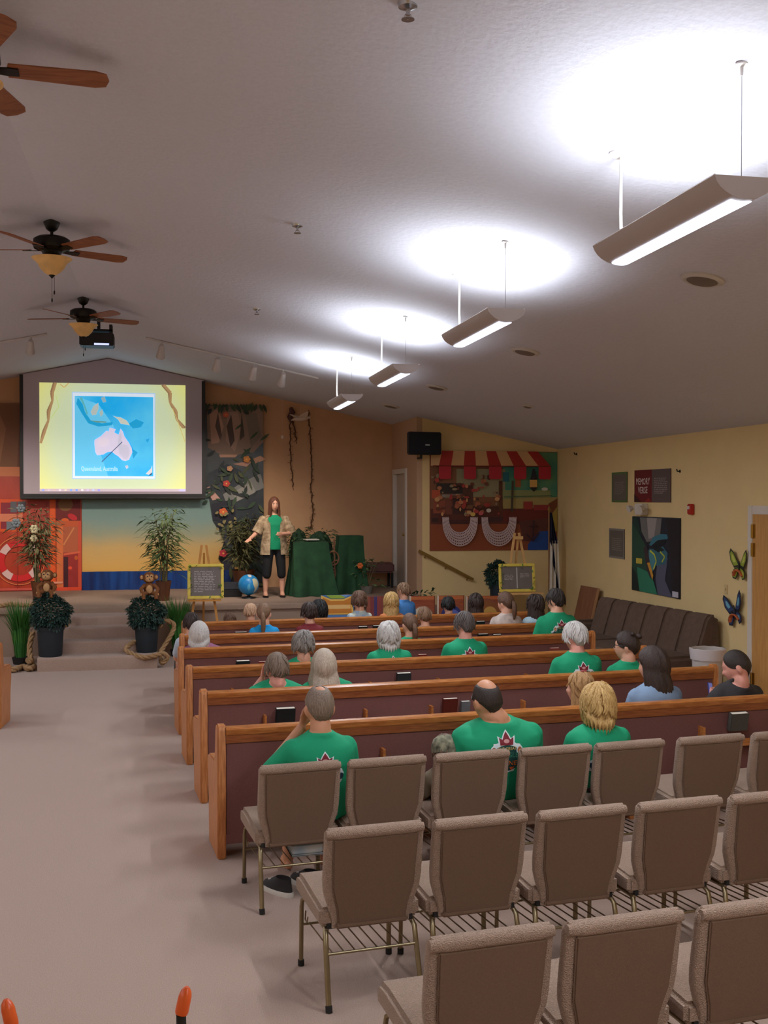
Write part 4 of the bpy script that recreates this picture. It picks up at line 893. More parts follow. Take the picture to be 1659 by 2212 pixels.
land([(.68, .66), (.78, .72), (.88, .68), (.84, .62), (.74, .6)], DS); land([(.7, .42), (.74, .34), (.8, .3), (.74, .22)], DS); land([(.9, .46), (.95, .48), (.93, .42)], DS)
land([(.06, .97), (.11, .88), (.15, .76), (.17, .78), (.12, .92), (.09, .99)], (96, 186, 196)); land([(.17, .7), (.28, .67), (.4, .67), (.4, .685), (.28, .69)], (110, 160, 150))
land([(.2, .8), (.24, .88), (.3, .92), (.3, .84), (.27, .77), (.22, .76)], (188, 200, 196)); land([(.31, .8), (.35, .84), (.36, .78), (.33, .74)], (176, 196, 190)); land([(.33, .98), (.38, 1.0), (.4, .93), (.36, .92)], (150, 186, 196))
land([(.48, .76), (.53, .745), (.58, .74), (.66, .7), (.7, .64), (.64, .65), (.58, .66), (.55, .71)], (206, 212, 200))
AUS = [(.245, .44), (.26, .46), (.33, .5), (.37, .54), (.4, .57), (.43, .56), (.44, .61), (.48, .6), (.52, .59), (.5, .55), (.555, .52), (.58, .6), (.61, .56), (.63, .5), (.68, .43), (.72, .36), (.73, .3), (.7, .24), (.69, .21), (.64, .19), (.6, .2), (.55, .25), (.5, .28), (.47, .31), (.41, .3), (.36, .27), (.28, .26), (.26, .3), (.25, .37)]
land(AUS, (222, 214, 240)); land([(.57, .56), (.6, .5), (.6, .4), (.66, .4), (.7, .34), (.69, .25), (.64, .2), (.56, .28), (.54, .4)], (206, 204, 226)); land([(.3, .45), (.4, .48), (.44, .42), (.36, .36), (.3, .38)], (232, 220, 236))
land([(.635, .13), (.67, .14), (.68, .11), (.655, .09)], (206, 206, 222)); land([(.9, .03), (.93, .06), (.97, .1), (.985, .14), (.985, .05), (.94, .02)], (214, 210, 214)); land([(.93, .0), (.98, .05), (.98, .02)], (50, 90, 120))
p.line([mx(.34, .18), mx(.6, .43)], .013, (70, 80, 110))
p.text('Queensland, Australia', mx(.31, .09)[0], mx(0, .09)[1], .115, (212, 234, 246), .62)
p.rect(0, 0, u1, .05, (196, 180, 190))
for k in range(11):
    p.ell(.06 + k * .095, .025, .022, .018, ((150, 160, 240), (214, 190, 206), (206, 180, 176), (236, 214, 230), (232, 206, 190), (130, 170, 250), (120, 160, 250), (240, 236, 240), (206, 190, 236), (190, 200, 250), (160, 150, 240))[k], 10)
p.rect(2.42, .008, 2.52, .042, (196, 190, 250))
p.build('projected_slide', t, (-2.176 + .91, -.003, .06), (1, 0, 0), (0, 0, 1))

# centre backdrop: painted dusk sky over a navy sea band, wavy right edge
def grad(name, stops, axis=2, length=1.0, patch=None, vscale=3):
    if name in MC: return MC[name]
    m = bpy.data.materials.new(name); MC[name] = m; m.use_nodes = True; nt = m.node_tree; b = nt.nodes['Principled BSDF']; b.inputs['Roughness'].default_value = .5
    tc = nt.nodes.new('ShaderNodeTexCoord'); sx = nt.nodes.new('ShaderNodeSeparateXYZ'); nt.links.new(tc.outputs['Object'], sx.inputs[0])
    n = nt.nodes.new('ShaderNodeTexNoise'); n.inputs['Scale'].default_value = vscale; nt.links.new(tc.outputs['Object'], n.inputs['Vector'])
    a = nt.nodes.new('ShaderNodeMath'); a.operation = 'MULTIPLY_ADD'; a.inputs[1].default_value = 1 / length; nt.links.new(sx.outputs[axis], a.inputs[0])
    c = nt.nodes.new('ShaderNodeMath'); c.operation = 'MULTIPLY'; c.inputs[1].default_value = patch or .0; nt.links.new(n.outputs['Fac'], c.inputs[0]); nt.links.new(c.outputs[0], a.inputs[2])
    r = nt.nodes.new('ShaderNodeValToRGB'); el = r.color_ramp.elements
    el[0].position, el[0].color = stops[0][0], (*lin(stops[0][1]), 1); el[1].position, el[1].color = stops[-1][0], (*lin(stops[-1][1]), 1)
    for q, cc in stops[1:-1]: e = el.new(q); e.color = (*lin(cc), 1)
    nt.links.new(a.outputs[0], r.inputs['Fac']); nt.links.new(r.outputs['Color'], b.inputs['Base Color']); return m
t = thing('sky_backdrop', 'painted backdrop of dusk sky over a navy sea band below the screen', 'backdrop', (-1.485, Y1 - .03, STG))
MB().prism([(0, 0), (2.7, 0), (2.7, 2.4), (0, 2.4)], (0, 0, 0), (1, 0, 0), (0, 0, 1), (0, .012, 0)).build('sky_cloth', grad('dusk', [(.2, (238, 184, 92)), (.42, (214, 180, 116)), (.55, (164, 170, 142)), (.68, (134, 164, 158)), (.95, (118, 150, 146))], 2, 2.1, .12, 2.2), t)
m = MB(); n = 44
V = [(2.66 * i / n, -.045 - .02 * math.sin(i * .9) - .012 * math.sin(i * 2.3), z) for z in (.0, .335) for i in range(n + 1)]
m.add(V, [(i, i + 1, n + 2 + i, n + 1 + i) for i in range(n)]); m.build('sea_band', mat('navy_foil', (26, 76, 150), .28, rgb2=(18, 44, 104), vscale=3, stretch=(3, 1, .3)), t, smooth=60)

# left backdrop: printed red cabin wall of a ship, with window, lifebuoy and locker
t = thing('ship_backdrop', 'printed red ship cabin backdrop with lifebuoy and window', 'backdrop', (-4.6, Y1 - .045, STG - .0))
TW = 3.11
MB().box(0, TW, 0, .008, 0, 3.35).build('sheet', mat('cabin_red', (176, 54, 34), .3, rgb2=(196, 74, 44), vscale=1.6, stretch=(2, 1, .5), spec=.5), t)
p = Print(); o = TW; PX = lambda x, y: (o - (177 - x) / 115.5, (1275 - y) / 115.5)     # 115.5 px per metre on this sheet
def PR_(x0, y0, x1, y1, c): a = PX(x0, y1); b = PX(x1, y0); p.rect(a[0], a[1], b[0], b[1], c)
p.rect(0, 2.2, TW, 3.35, (130, 84, 54)); 
for k in range(5): p.poly([(.2 + .6 * k, 2.2), (.5 + .6 * k, 2.2), (.62 + .6 * k, 2.9), (.45 + .6 * k, 3.3), (.25 + .6 * k, 2.9)], ((154, 104, 70), (112, 66, 44))[k % 2])
p.rect(0, 2.05, TW, 2.22, (214, 128, 84))
PR_(10, 1085, 60, 1152, (224, 84, 30)); PR_(17, 1092, 52, 1115, (140, 34, 50)); PR_(17, 1122, 46, 1146, (140, 34, 50)); PR_(28, 1124, 46, 1148, (112, 124, 134)); PR_(36, 1090, 66, 1112, (98, 100, 108))
PR_(0, 1115, 60, 1131, (222, 130, 96)); PR_(68, 1088, 112, 1140, (176, 60, 46))
PR_(114, 1085, 125, 1275, (236, 92, 28)); PR_(126, 1085, 175, 1130, (118, 28, 26)); p.ell(*PX(145, 1096), .13, .12, (128, 84, 40)); p.ell(*PX(159, 1122), .09, .05, (206, 36, 46), rot=-.5); p.ell(*PX(144, 1130), .07, .05, (232, 104, 34))
PR_(127, 1130, 176, 1142, (210, 92, 46)); PR_(127, 1142, 140, 1270, (226, 118, 64)); PR_(140, 1142, 171, 1196, (190, 98, 62)); PR_(140, 1196, 171, 1270, (164, 46, 44)); PR_(141, 1205, 150, 1268, (70, 22, 34)); PR_(170, 1130, 177, 1275, (214, 82, 54)); PR_(128, 1268, 177, 1275, (236, 78, 44))
p.line([PX(141, 1180), PX(162, 1144)], .025, (222, 140, 84)); p.line([PX(141, 1200), PX(174, 1195)], .035, (226, 104, 70)); p.ell(*PX(154, 1228), .035, .03, (246, 84, 54)); p.ell(*PX(166, 1207), .03, .04, (206, 96, 40))
cx, cy = PX(54, 1212)
p.arc(cx, cy, .42, .435, 0, 360, (226, 128, 76), 40)
for k in range(8):
    a = 22.5 + 45 * k; p.arc(cx, cy, .26, .37, a, a + (45 if k % 2 else 45), (214, 26, 30) if k % 2 == 0 else (214, 26, 30), 6)
for a in (50, 140, 230, 320): p.arc(cx, cy, .255, .375, a - 15, a + 15, (226, 190, 186), 6)
PR_(0, 1268, 114, 1273, (206, 84, 70)); PR_(103, 1256, 139, 1260, (240, 160, 130)); 
for k in range(1, 6): p.rect(.5 * k, .05, .5 * k + .012, 1.6, (160, 44, 30))
p.build('cabin_print', t, (0, -.001, 0), (1, 0, 0), (0, 0, 1))

# right backdrop: printed jungle with rocks, leaves and flowers
jx = .65; t = thing('jungle_backdrop', 'printed jungle backdrop with pale rocks, dark leaves and orange flowers', 'backdrop', (jx, Y1 - .06, STG))
out = [(0.0, 3.38), (1.13, 3.38), (1.14, 0), (.42, 0), (.46, .3), (.3, .55), (.42, .9), (.2, 1.25), (.12, 1.75), (.02, 1.95)]
MB().prism(out, (0, 0, 0), (1, 0, 0), (0, 0, 1), (0, .008, 0)).build('sheet', mat('jungle_print', (30, 34, 44), .35, rgb2=(46, 58, 62), vscale=4, detail=6), t)
p = Print(); rj = random.Random(11); JX = lambda x, y: ((x - 440) / 115.5 + .04, (1275 - y) / 115.5)
def JP(pts, c): p.poly([JX(*q) for q in pts], c)
JP([(446, 886), (566, 884), (566, 962), (545, 985), (500, 992), (475, 990), (448, 975)], (150, 122, 106)); JP([(452, 905), (470, 890), (482, 930), (472, 965), (456, 968)], (196, 152, 130)); JP([(490, 900), (512, 896), (520, 935), (505, 985), (486, 960)], (174, 140, 122)); JP([(528, 905), (552, 900), (562, 950), (540, 975)], (128, 112, 96))
JP([(498, 905), (505, 960), (496, 975), (488, 930)], (86, 66, 62)); JP([(520, 900), (526, 950), (516, 960)], (78, 66, 58)); JP([(470, 900), (478, 950), (474, 960), (464, 930)], (98, 76, 66))
JP([(472, 990), (512, 990), (506, 996), (474, 996)], (216, 166, 140)); JP([(540, 1000), (560, 992), (572, 1000), (545, 1010)], (214, 160, 130)); JP([(500, 1010), (545, 1002), (530, 1016)], (206, 156, 136))
JP([(448, 1030), (490, 1010), (520, 1025), (500, 1062), (460, 1070)], (44, 54, 66)); JP([(480, 1075), (520, 1050), (560, 1030), (568, 1060), (520, 1085), (490, 1100)], (140, 140, 136)); JP([(500, 1070), (540, 1050), (550, 1070), (510, 1090)], (172, 168, 160)); JP([(444, 1062), (452, 1058), (474, 1084), (458, 1088)], (216, 166, 152))
JP([(456, 1095), (505, 1085), (508, 1140), (460, 1130)], (26, 26, 44)); JP([(470, 1135), (510, 1150), (516, 1200), (486, 1185)], (62, 66, 78)); JP([(478, 1200), (500, 1190), (508, 1260), (486, 1262)], (56, 58, 74)); JP([(500, 1215), (516, 1205), (520, 1232), (506, 1238)], (206, 160, 80))
for _ in range(150):
    x, y = rj.uniform(446, 566), rj.uniform(884, 1270)
    if y > 1090 and x < 470 + (y - 1090) * .12: continue
    if 895 < y < 985 and rj.random() < .75: continue
    c = rj.choice([(38, 62, 44), (52, 78, 50), (28, 44, 36), (64, 84, 56), (84, 92, 56), (34, 44, 50)]); a, b = JX(x, y); p.leaf(a, b, rj.uniform(.12, .3), rj.uniform(.04, .08), rj.uniform(0, 6.28), c)
for x in range(446, 566, 7): a, b = JX(x, 882); p.leaf(a, b, rj.uniform(.1, .22), .06, -1.57 + rj.uniform(-.7, .7), rj.choice([(34, 58, 36), (52, 74, 40)]))
for x, y, c, r in ((487, 1052, (214, 64, 50), .06), (480, 1112, (232, 106, 50), .07), (486, 906, (206, 92, 60), .05), (530, 1000, (226, 140, 50), .06), (494, 1020, (220, 160, 120), .05), (480, 1200, (206, 56, 76), .07)):
    a, b = JX(x, y)
    for k in range(5): p.ell(a + math.cos(k * 1.2566) * r * .55, b + math.sin(k * 1.2566) * r * .55, r * .6, r * .5, c, 10)
    p.ell(a, b, r * .25, r * .25, (246, 190, 90), 8)
for k in range(16): a, b = JX(rj.uniform(462, 505), rj.uniform(1090, 1150)); p.leaf(a, b, .08, .05, rj.uniform(0, 6.28), (150, 136, 84))
p.build('jungle_picture', t, (0, -.001, 0), (1, 0, 0), (0, 0, 1))
# ================================================================== STAGE PLANTS AND PROPS
M_POT = mat('brown_pot', (92, 52, 28), .55, var=.1, vscale=8)
M_CANE = mat('bamboo_cane', (112, 104, 66), .6, var=.15, vscale=10)
M_BAM = mat('bamboo_leaf', (70, 96, 52), .6, rgb2=(104, 116, 66), vscale=6)
def leafquad(mb, p, d, L, wd, rnd, droop=.3):
    d = Vector(d).normalized(); s = d.cross(ZA); s = s.normalized() if s.length > .1 else XA; s = (s + ZA * rnd.uniform(-.6, .6)).normalized()
    q = p + d * L * .5 - ZA * L * droop * .2; e = p + d * L - ZA * L * droop
    k = len(mb.v); mb.add([p, q + s * wd / 2, e, q - s * wd / 2, q + Vector((0, 0, wd * .15))], [(0, 1, 4), (1, 2, 4), (2, 3, 4), (3, 0, 4)])
def bamboo(base, h, r, label, seed, leaf=M_BAM, n=7, pot=(.15, .34), lo=.25, dens=60, flowers=False):
    rnd = random.Random(seed); t = thing('potted_bamboo', label, 'potted plant', base, 0)
    a, ph = pot
    MB().lathe([(a * .72, 0), (a * .8, ph * .5), (a, ph), (a * 1.02, ph), (a * .9, ph - .02), (a * .85, ph - .05)], 24).build('pot', M_POT, t, smooth=40)
    MB().lathe([(a * .86, ph - .06), (.001, ph - .04)], 20).build('soil', mat('moss', (96, 84, 60), .9, var=.3, vscale=40), t)
    fol = MB()
    for k in range(n):
        x, y = rnd.uniform(-.5, .5) * a, rnd.uniform(-.5, .5) * a; ex, ey = rnd.uniform(-1, 1) * r * .55, rnd.uniform(-1, 1) * r * .5; hh = h * rnd.uniform(.72, 1)
        pts = [Vector((x + ex * u ** 1.6, y + ey * u ** 1.6, ph - .05 + (hh - ph) * u)) for u in (0, .25, .5, .75, 1)]
        MB().tube(pts, [.011, .01, .009, .007, .003], 7).build('cane', M_CANE, t, smooth=60)
        for j in range(dens):
            u = rnd.uniform(lo, 1.0); q = Vector((x + ex * u ** 1.6, y + ey * u ** 1.6, ph - .05 + (hh - ph) * u)); g = rnd.uniform(0, 6.28); o = rnd.uniform(.02, r * .55)
            q2 = q + Vector((math.cos(g) * o, math.sin(g) * o, rnd.uniform(-.03, .12)))
            leafquad(fol, q2, (math.cos(g), math.sin(g), rnd.uniform(-.5, .5)), rnd.uniform(.1, .22), rnd.uniform(.024, .042), rnd)
    tag(fol.build('foliage', leaf, t), kind='stuff')
    return t
b1 = at_z(85, 1295, STG); b2 = at_z(353, 1297, STG)
tL = bamboo((b1.x, b1.y, STG), 1.62, .42, 'leafy bamboo in a brown pot before the red cabin backdrop', 3, mat('olive_leaf', (86, 92, 56), .6, rgb2=(122, 112, 78), vscale=6), 9, (.14, .3), .3, 85)
for x, y, r in ((74, 1143, .075), (73, 1163, .06), (35, 1130, .08), (45, 1098, .07)):
    q = at_y(x, y, b1.y - .2) - tL.location; m = MB()
    for k in range(6): m.ell(q + Vector((math.cos(k * 1.047) * r * .6, -.02, math.sin(k * 1.047) * r * .6)), (r * .42, .02, r * .42), 10, 6)
    m.ell(q + Vector((0, -.035, 0)), (r * .3, .02, r * .3), 10, 6); m.build('blossom', mat('blossom_%d' % x, ((206, 196, 160) if x > 60 else (112, 122, 128)), .7), tL, smooth=60)
bamboo((b2.x, b2.y, STG), 1.6, .42, 'tall green bamboo in a brown pot beside the left easel', 9, M_BAM, 9, (.13, .32), .2, 75)
b3 = at_y(527, 1232, 18.9)
bamboo((b3.x, 19.0, STG), 1.45, .34, 'bushy dark bamboo in a maroon pot beside the speaking woman', 5, mat('dull_leaf', (70, 74, 46), .6, rgb2=(96, 90, 54), vscale=6), 9, (.2, .42), .2, 110)
# trimmed shrubs in dark tubs with plush monkeys on top
M_SHRUB = mat('dark_shrub', (28, 54, 48), .6, rgb2=(44, 76, 66), vscale=12)
def shrub(base, label, seed, tub=(.18, .42), ball=.27):
    rnd = random.Random(seed); t = thing('potted_shrub', label, 'potted plant', base)
    r, h = tub; MB().lathe([(r * .84, 0), (r * .9, .03), (r, h - .05), (r * 1.07, h - .05), (r * 1.07, h), (r * .95, h), (r * .9, h - .05)], 28).build('tub', mat('navy_tub', (30, 38, 46), .6), t, smooth=40)
    MB().tube([(0, 0, h - .1), (0, 0, h + ball)], .025).build('stem', M_CANE, t)
    fol = MB()
    for _ in range(3200):
        d = Vector((rnd.gauss(0, 1), rnd.gauss(0, 1), rnd.gauss(0, 1))).normalized(); rr = ball * rnd.uniform(.72, 1.0) * (1 + .1 * math.sin(d.x * 7 + d.z * 9)); q = Vector((d.x * rr, d.y * rr, h + ball * .72 + d.z * rr * .95))
        leafquad(fol, q, (d + Vector((rnd.uniform(-.6, .6), rnd.uniform(-.6, .6), rnd.uniform(-.6, .6)))), rnd.uniform(.035, .06), .03, rnd)
    tag(fol.build('foliage', M_SHRUB, t), kind='stuff'); return t
sL = at_z(104, 1424, .19); sR = at_z(317, 1408, .19)
shrub((sL.x, max(sL.y, 15.88), .19), 'dark clipped shrub in a navy tub left of the steps', 1); shrub((sR.x, max(sR.y, 15.88), .19), 'dark clipped shrub in a navy tub right of the steps', 2, (.165, .38), .26)
M_FUR = mat('brown_plush', (128, 78, 40), .95, var=.15, vscale=40, bump=.4, bscale=80); M_FACE = mat('tan_plush', (206, 158, 108), .95, var=.06, vscale=30)
def monkey(p, yaw, label):
    t = thing('plush_monkey', label, 'soft toy', p, yaw)
    MB().ell((0, 0, .09), (.075, .065, .1)).build('torso', M_FUR, t, smooth=80)
    MB().ell((0, -.055, .085), (.045, .02, .06)).build('belly', M_FACE, t, smooth=80)
    h = MB().ell((0, -.01, .25), (.088, .08, .085), 20, 12).build('head', M_FUR, t, smooth=80)
    m = MB().ell((0, -.065, .235), (.058, .04, .045), 16, 10); m.ell((-.028, -.068, .272), (.03, .025, .03)); m.ell((.028, -.068, .272), (.03, .025, .03)); m.build('face', M_FACE, h, smooth=80)
    for s in (-1, 1):
        MB().ell((s * .1, 0, .255), (.034, .016, .04)).build('ear', M_FUR, h, smooth=80); MB().ell((s * .102, -.012, .255), (.022, .01, .027)).build('inner_ear', M_FACE, h, smooth=80)
        MB().ell((s * .026, -.094, .272), (.009, .006, .011)).build('eye', M_BLACK, h)
        MB().tube([(s * .06, -.02, .15), (s * .12, -.06, .09), (s * .1, -.1, .03)], [.028, .026, .024], 10).build('arm', M_FUR, t, smooth=80)
        MB().tube([(s * .045, -.03, .03), (s * .09, -.12, .02), (s * .085, -.15, -.05)], [.034, .03, .026], 10).build('leg', M_FUR, t, smooth=80)
        MB().ell((s * .1, -.105, .015), (.03, .03, .028)).build('paw', M_FACE, t, smooth=80)
    MB().ell((0, -.105, .237), (.012, .006, .007)).build('nose', M_BLACK, h)
q = at_y(98, 1322, sL.y + .05); monkey((q.x, 15.9, .19 + .42 + .46), R(-8), 'plush monkey sitting on the left shrub')
q = at_y(322, 1318, sR.y); monkey((q.x, max(sR.y, 15.88), .19 + .38 + .44), R(6), 'plush monkey sitting on the right shrub')
# grass tufts either side of the steps
def tuft(p, h, r, label, seed, n=260):
    rnd = random.Random(seed); t = thing('grass_tuft', label, 'grass', p)
    MB().lathe([(.1, 0), (.12, .1), (.105, .1)], 16).build('holder', M_RUBBER, t)
    m = MB()
    for _ in range(n):
        g = rnd.uniform(0, 6.28); o = rnd.uniform(0, .08); l = rnd.uniform(.15, 1) ** .7 * r; hh = h * rnd.uniform(.7, 1)
        a = Vector((math.cos(g) * o, math.sin(g) * o, .05)); e = Vector((math.cos(g) * l, math.sin(g) * l, hh)); mid = a.lerp(e, .55) + Vector((-math.cos(g) * l * .2, -math.sin(g) * l * .2, .06)); s = Vector((-math.sin(g), math.cos(g), 0)) * .008
        m.add([a - s, a + s, mid + s, mid - s, e], [(0, 1, 2, 3), (3, 2, 4)])
    tag(m.build('blades', mat('grass_blade', (46, 110, 40), .6, rgb2=(70, 134, 52), vscale=5), t), kind='stuff')
g1 = at_z(52, 1425, 0); tuft((g1.x, 16.5, 0), .98, .36, 'tall green grass tuft left of the steps', 4)
g2 = at_y(380, 1340, 16.9); tuft((g2.x + .03, 16.85, 0), .95, .34, 'tall green grass tuft between the steps and the left easel', 8)
# ropes
M_ROPE = mat('jute_rope', (168, 132, 92), .9, var=.15, vscale=60)
def rope(pts, r, label):
    P = [Vector(p) for p in pts]; S = []
    for i in range(len(P) - 1):
        p0, p1, p2, p3 = P[max(i - 1, 0)], P[i], P[i + 1], P[min(i + 2, len(P) - 1)]
        for k in range(8):
            u = k / 8; S.append(.5 * ((2 * p1) + (p2 - p0) * u + (2 * p0 - 5 * p1 + 4 * p2 - p3) * u * u + (3 * p1 - p0 - 3 * p2 + p3) * u ** 3))
    S.append(P[-1]); t = thing('rope', label, 'rope', S[0]); o = S[0]; L = 0; D = []
    for i, p in enumerate(S):
        if i: L += (p - S[i - 1]).length
        D.append(L)
    dense = []
    for i in range(len(S) - 1):
        for k in range(3): dense.append((S[i].lerp(S[i + 1], k / 3), D[i] + (D[i + 1] - D[i]) * k / 3, (S[i + 1] - S[i]).normalized() if (S[i + 1] - S[i]).length > 1e-6 else XA))
    for st in range(3):
        pts = []
        for p, l, d in dense:
            x, y = frame(d); a = l / (r * 5) * 2 * math.pi / 1.4 + st * 2.094; pts.append(p - o + (x * math.cos(a) + y * math.sin(a)) * r * .5)
        MB().tube(pts, r * .56, 6).build('strand', M_ROPE, t, smooth=80)
def fl(x, y, z): return at_z(x, y, z)
rope([fl(14, 1440, .04), fl(30, 1446, .05), fl(50, 1440, .04), fl(62, 1444, .05), fl(73, 1440, .04), fl(60, 1426, .06), Vector((-1.86, 15.95, .1)), Vector((-1.9, 16.1, .3)), Vector((-1.86, 16.2, .5))], .04, 'jute rope coiled on the floor left of the steps')
rope([at_y(292, 1385, 16.02) , at_y(272, 1402, 15.86), at_y(285, 1412, 15.75), at_y(310, 1420, 15.66), at_y(335, 1416, 15.64), at_y(352, 1412, 15.7), at_y(362, 1420, 15.72), at_y(350, 1432, 15.74), at_y(348, 1410, 15.9), at_y(355, 1395, 16.0), at_y(370, 1370, 16.05), at_y(376, 1352, 16.1), at_y(366, 1342, 16.1), at_y(352, 1344, 16.1), at_y(344, 1354, 16.1)], .035, 'jute rope looping round the right shrub and the steps')
rope([at_y(152, 1325, 16.7) + Vector((0, 0, .03)), at_y(140, 1330, 16.6), at_y(146, 1345, 16.3), at_y(140, 1350, 16.3), at_y(145, 1335, 16.55)], .04, 'bunched jute rope behind the left monkey')
m = [(XX, SY + .02 + .03 * math.sin(XX * 9), STG + .045 + .012 * math.sin(XX * 13)) for XX in [-3.4 + .12 * k for k in range(14)]]
rope(m, .035, 'dry brown garland lying along the left stage edge')
# easels with yellow framed boards
def easel(base, H, label, wood, front=-1, splay=.3):
    t = thing('easel', label, 'easel', base)
    for s in (-1, 1): MB().box(-.018, .018, -.012, .012, 0, H * 1.02, M=Matrix.Translation((s * splay, -.1, 0)) @ Matrix.Rotation(-s * math.atan((splay - .035) / H), 4, 'Y') @ Matrix.Rotation(R(-5), 4, 'X')).build('leg', wood, t)
    MB().box(-.015, .015, -.012, .012, 0, H * .98, M=Matrix.Translation((0, .5, 0)) @ Matrix.Rotation(math.atan(.52 / H), 4, 'X')).build('leg', wood, t)
    return t
M_PINE = mat('honey_pine', (206, 140, 62), .5, var=.08, vscale=8); M_PALE = mat('pale_pine', (226, 176, 112), .5, var=.08, vscale=8)
M_YF = mat('yellow_frame', (238, 212, 92), .6, var=.05, vscale=10); M_SLATE = mat('slate_board', (124, 112, 106), .7, var=.06, vscale=10)
def board(name, label, c, wd, h, rows_, seed, tilt=R(-6), split=False):
    t = thing(name, label, 'board', c); t.rotation_euler = (tilt, 0, 0); rnd = random.Random(seed); b = .045
    MB().box(-wd/2 + .01, wd/2 - .01, 0, .014, .01, h - .01).build('panel', M_SLATE, t)
    for x0, x1, z0, z1 in ((-wd/2, wd/2, 0, b), (-wd/2, wd/2, h - b, h), (-wd/2, -wd/2 + b, b, h - b), (wd/2 - b, wd/2, b, h - b)): MB().box(x0, x1, -.016, .016, z0, z1).build('frame_bar', M_YF, t, bevel=.008)
    p = Print(); INK = (196, 186, 180)
    if split:
        p.rect(wd/2 - .008, .06, wd/2 + .008, h - .06, (214, 208, 204)); p.scribble(.09, wd/2 - .05, h * .42, h * .62, 4, INK, rnd); p.scribble(wd/2 + .05, wd - .09, h * .5, h * .66, 4, INK, rnd)
    else: p.scribble(.1, wd - .12, .1, h - .1, rows_, INK, rnd)
    p.build('writing', t, (-wd/2, -.001, 0), (1, 0, 0), (0, 0, 1))
    m = MB()
    for k in range(26):
        e = rnd.choice('tblr'); a = rnd.uniform(.05, .95); q = {'t': ((a - .5) * wd, h - b), 'b': ((a - .5) * wd, b), 'l': (-wd/2 + b, a * h), 'r': (wd/2 - b, a * h)}[e]
        leafquad(m, Vector((q[0], -.02, q[1])), (rnd.uniform(-1, 1), -.2, rnd.uniform(-1, 1)), .05, .03, rnd, 0)
    m.build('leaf_trim', mat('trim_leaf', (92, 132, 54), .6), t)
    return t
EW = 16.72
q = at_y(446, 1340, EW); zt = at_y(436, 1180, EW).z
e = easel((q.x - .03, EW + .12, 0), zt, 'honey coloured wooden easel left of the globe', M_PINE, splay=.27)
c = at_y(445, 1295, EW - .12); MB().box(-.25, .25, -.17, -.1, c.z - .035, c.z - .01).build('ledge', M_PINE, e)
board('framed_board', 'yellow framed slate board of writing on the left easel', (c.x, EW - .02, c.z), .545, .53, 13, 5)
EW2 = 16.5; q = at_y(1124, 1340, EW2); zt = at_y(1124, 1152, EW2).z
e = easel((q.x, EW2 + .12, 0), zt, 'pale wooden easel in front of the market mural', M_PALE, splay=.36)
MB().box(-.07, .07, -.045, -.02, zt - .1, zt - .05).build('crossbar', M_PALE, e)
c = at_y(1122, 1280, EW2 - .12); MB().box(-.36, .36, -.19, -.1, c.z - .04, c.z - .01).build('ledge', M_PALE, e)
board('framed_board', 'yellow framed slate board with two columns on the right easel', (c.x, EW2 - .02, c.z), .6, .45, 5, 6, split=True)
# globe
q = at_y(537, 1263, 18.15); t = thing('globe', 'blue inflatable globe on a dark stand beside the woman', 'globe', (q.x, 18.15, STG))
gz = q.z - STG; rG = .172
MB().ell((0, 0, gz), (rG, rG, rG), 32, 20).build('sphere', mat('globe_blue', (28, 134, 204), .35, rgb2=(44, 152, 216), vscale=5), t, smooth=80)
def patch(pts, c):
    bm = bmesh.new(); vv = [bm.verts.new((a, b, 0)) for a, b in pts]; bm.faces.new(vv); bmesh.ops.triangulate(bm, faces=bm.faces)
    for _ in range(3): bmesh.ops.subdivide_edges(bm, edges=[e for e in bm.edges if e.calc_length() > 8], cuts=1); bmesh.ops.triangulate(bm, faces=bm.faces)
    bm.verts.index_update(); mb = MB()
    mb.add([Vector((0, 0, gz)) + Vector((math.sin(R(v.co.x)) * math.cos(R(v.co.y)), -math.cos(R(v.co.x)) * math.cos(R(v.co.y)), math.sin(R(v.co.y)))) * (rG + .0015) for v in bm.verts], [tuple(v.index for v in f.verts) for f in bm.faces]); bm.free()
    mb.build('continent', pm(c), t)
patch([(20, 35), (40, 42), (62, 30), (60, 0), (48, -35), (36, -50), (34, -20), (22, 5)], (206, 200, 168)); patch([(-30, 78), (0, 50), (18, 48), (30, 60), (40, 78)], (222, 216, 206)); patch([(-8, 5), (4, 12), (6, -20), (-4, -34), (-12, -15)], (90, 176, 220))
m = MB(); m.lathe([(.12, 0), (.11, .02), (.03, .035), (.025, gz - rG)], 20); m.build('stand', M_BLACK, t, smooth=40)
# low black case beside it
q = at_z(500, 1287, STG); t = thing('stage_monitor', 'low black stage speaker between the easel and the globe', 'speaker', (q.x - .06, 18.55, STG))
MB().prism([(-.14, 0), (.14, 0), (.14, .2), (.06, .25), (-.14, .12)], (-.22, 0, 0), (0, 1, 0), (0, 0, 1), (.44, 0, 0)).build('cabinet', M_BLACK, t, bevel=.01)
MB().box(-.19, .19, -.002, .002, -.1, .1, M=Matrix.Translation((0, -.045, .188)) @ Matrix.Rotation(R(-57), 4, 'X')).build('grille', mat('grille_dark', (38, 40, 48), .8), t)
